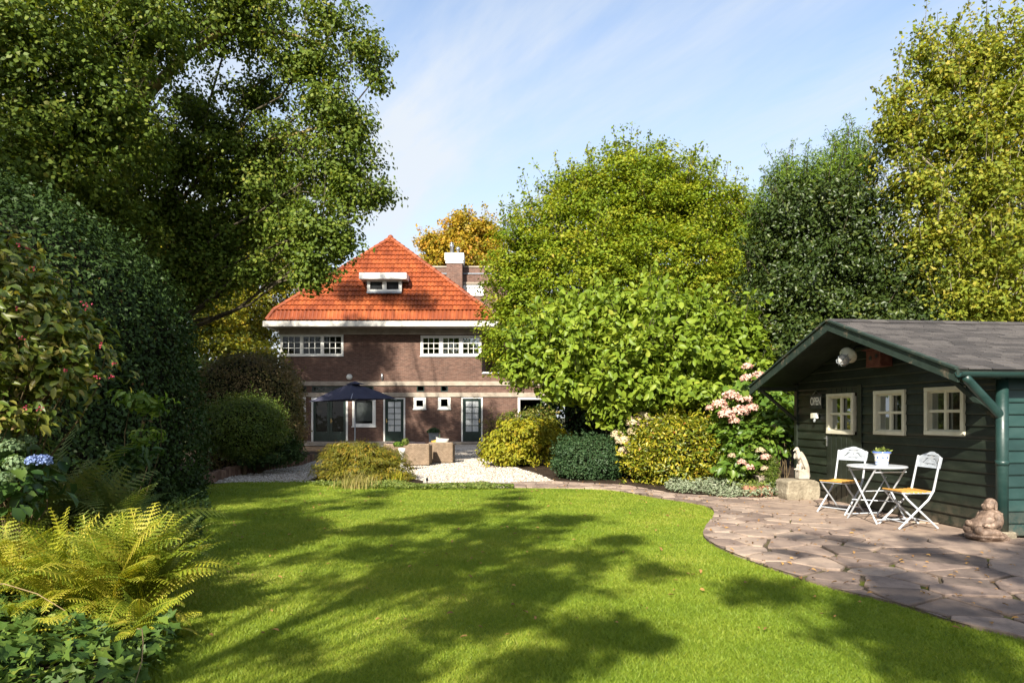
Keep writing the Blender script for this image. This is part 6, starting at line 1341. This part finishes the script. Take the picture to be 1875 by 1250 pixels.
fern('fern', 'small bright fern right of the variegated bush', (4.45, 14.2), 12, .6, M_fern, 99, 1.2)
# ivy carpet
def carpet(name, label, cat, poly, n, size, m, seed, tmpl, hgt, asp=1.0, dens=None, up=1.0, jit=.55):
    rng = np.random.default_rng(seed); P_ = np.array(poly); lo, hi = P_.min(0), P_.max(0); pts = []
    while len(pts) < n:
        x, y = rng.uniform(lo[0], hi[0]), rng.uniform(lo[1], hi[1])
        if inside((x, y), poly): pts.append((x, y))
    p = np.array(pts); hm = hgt * (.55 + .3 * np.sin(p[:, 0] * 3.3 + 1) * np.sin(p[:, 1] * 2.9) + .15 * np.sin(p[:, 0] * 8 + p[:, 1] * 7)); z = .02 + hm * rng.random(n) ** .5
    p3 = np.stack([p[:, 0], p[:, 1], z], 1); nr = rng.normal(size=(n, 3)) * jit + np.array([0, -.15, up]); o = leaf_obj(name, p3, nr, size * rng.uniform(.5, 1.25, n), m, None, rng, asp, tmpl); return tag(o, label, cat, None, 'stuff')
ivy_poly = [(-5.2, 2.2), (-2.05, 2.2), (-2.02, 3.9), (-2.12, 4.35), (-2.45, 4.75), (-3.2, 5.0), (-5.2, 5.4)]
carpet('ivy', 'dark green ivy covering the ground at the bottom left', 'ivy', ivy_poly, 5200, .095, M_ivy, 101, LEAF_I, .30, 1.0)
carpet('bed_leaves', 'dark low leaves between the ferns and the tall hedge', 'ground cover', [(-5.2, 5.4), (-3.0, 5.2), (-3.4, 7.4), (-4.6, 10.4), (-6.3, 14.0), (-7.2, 14.2), (-6.2, 9)], 6500, .085, M_laurel, 102, LEAF_B, .26, .5)
q = MB(); rr = random.Random(6)
for a, b, c in (((-4.0, 4.25, .36), (-3.2, 4.3, .44), (-2.75, 4.2, .30)), ((-2.25, 4.1, .22), (-2.08, 3.85, .22), (-2.0, 3.6, .05))): q.tube([a, tuple((Vector(a) + Vector(b)) / 2 + Vector((0, .02, .03))), b, tuple((Vector(b) + Vector(c)) / 2 + Vector((.02, 0, .02))), c], [.0032, .0032, .003, .003, .002], 6)
tag(q.build('ivy_runner', surf('dry_stem', [(.3, (.16, .11, .05)), (.7, (.27, .20, .10))], 9, .8, .2)), 'bare pale runner stems trailing over the ivy', 'stems')
carpet('border_cover', 'small green and yellow ground cover along the far lawn edge', 'ground cover', [G(*q) for q in ((560, 888), (640, 894), (760, 897), (940, 896), (940, 890), (770, 889), (640, 883))], 5200, .055, M_cover, 103, LEAF_B, .10, .6)
carpet('silver_cover', 'silvery green trailing ground cover in front of the yellow bush', 'ground cover', [G(*q) for q in ((1215, 897), (1240, 905), (1330, 913), (1425, 914), (1425, 890), (1330, 878), (1240, 880))], 6000, .065, M_silver, 104, LEAF_B, .26, .5)
carpet('bed_foliage', 'mixed green leaves filling the bed behind the clipped bushes', 'ground cover', [(2.6, 16.0), (5.2, 13.4), (5.6, 14.5), (6, 17), (3, 19), (1.5, 18)], 6000, .12, M_hydark, 105, LEAF_B, .55, .6)
cn = shrub('dwarf_conifer', 'small narrow green conifer left of the stone block', 'conifer', (4.87, 12.75), [(4.87, 12.75, .2, .13, .13, .2), (4.87, 12.75, .42, .12, .12, .2), (4.88, 12.75, .62, .07, .07, .16)], 3600, .035, M_bush, twig, 106, per=20, rc=.06, asp=.35, nst=8, up=.8)
pz = empty('trough_planter', (*G(1398, 897), 0), R(6), 'pale grey trough planter behind the dwarf conifer', 'planter')
q = MB(); q.box(-.2, .2, -.1, .1, .0, .30, .012); q.build('trough', grey_pot if False else stone_band, pz)
rg = np.random.default_rng(12); leaf_obj('plant', rg.normal(size=(160, 3)) * np.array([.13, .07, .05]) + np.array([0, 0, .34]), rg.normal(size=(160, 3)) + np.array([0, 0, .6]), rg.uniform(.05, .09, 160), M_cover, pz, rg, .5, LEAF_B)
lg = empty('terracotta_trough', (*G(1386, 908), 0), R(4), 'long brown clay trough in front of the grey planter', 'planter')
q = MB(); q.box(-.27, .27, -.1, .1, .0, .20, .03); q.build('trough', terracotta, lg)
rg = np.random.default_rng(13); leaf_obj('plant', rg.normal(size=(260, 3)) * np.array([.2, .08, .04]) + np.array([0, -.02, .22]), rg.normal(size=(260, 3)) + np.array([0, 0, .6]), rg.uniform(.04, .07, 260), M_cover, lg, rg, .5, LEAF_B)
# fallen leaves: uncountable litter on paving, gravel and lawn
rg = np.random.default_rng(14); pts = []
while len(pts) < 1100:
    t = rg.random()
    if t < .55: x, y = rg.uniform(0, 6), rg.uniform(4.5, 15.3); z = .045
    elif t < .8: x, y = rg.uniform(-7, 1), rg.uniform(15.5, 24); z = .008
    else: x, y = rg.uniform(-4, 5), rg.uniform(4.5, 15); z = .035
    on = inside((x, y), pave_poly) and wall_dist(x, y) > .05
    if (t < .55 and not on) or (t >= .8 and not inside((x, y), lawn_poly)): continue
    if t < .55 and rg.random() > .5 + .5 * (wall_dist(x, y) > 1.5): continue
    pts.append((x, y, z))
p = np.array(pts); tag(leaf_obj('fallen_leaves', p, rg.normal(size=(len(p), 3)) * .25 + np.array([0, 0, 1]), rg.uniform(.025, .06, len(p)), M_dead, None, rg, .6, LEAF_B), 'dry fallen leaves scattered over paving and gravel', 'leaves', None, 'stuff')

# loose chips lying on the gravel: uncountable
rg = np.random.default_rng(15); N = 60000; y = rg.uniform(15.3, 30, N); x = rg.uniform(-8, 2.2, N); k = np.array([not inside((a, b), bedr) and not inside((a, b), bedl) and not inside((a, b), midbed) and not inside((a, b), pave_poly) for a, b in zip(x, y)]); x, y = x[k], y[k]
OCT = (np.array([(.5, 0, 0), (0, .5, 0), (-.5, 0, 0), (0, -.5, 0), (0, 0, .4), (0, 0, -.4)]), np.array([(0, 1, 4), (1, 2, 4), (2, 3, 4), (3, 0, 4), (1, 0, 5), (2, 1, 5), (3, 2, 5), (0, 3, 5)]))
M_chip = leafmat('gravel_chip', [(0, (.18, .15, .12)), (.4, (.40, .35, .30)), (.8, (.58, .53, .47)), (1, (.70, .66, .61))], .85, .15, .0, .2)
p = np.stack([x, y, np.full(len(x), .004)], 1); tag(leaf_obj('gravel_chips', p, rg.normal(size=(len(x), 3)) * .5 + np.array([0, 0, 1]), rg.uniform(.02, .055, len(x)), M_chip, None, rg, .8, OCT), 'loose pale stone chips of the gravel terrace', 'gravel', None, 'stuff')
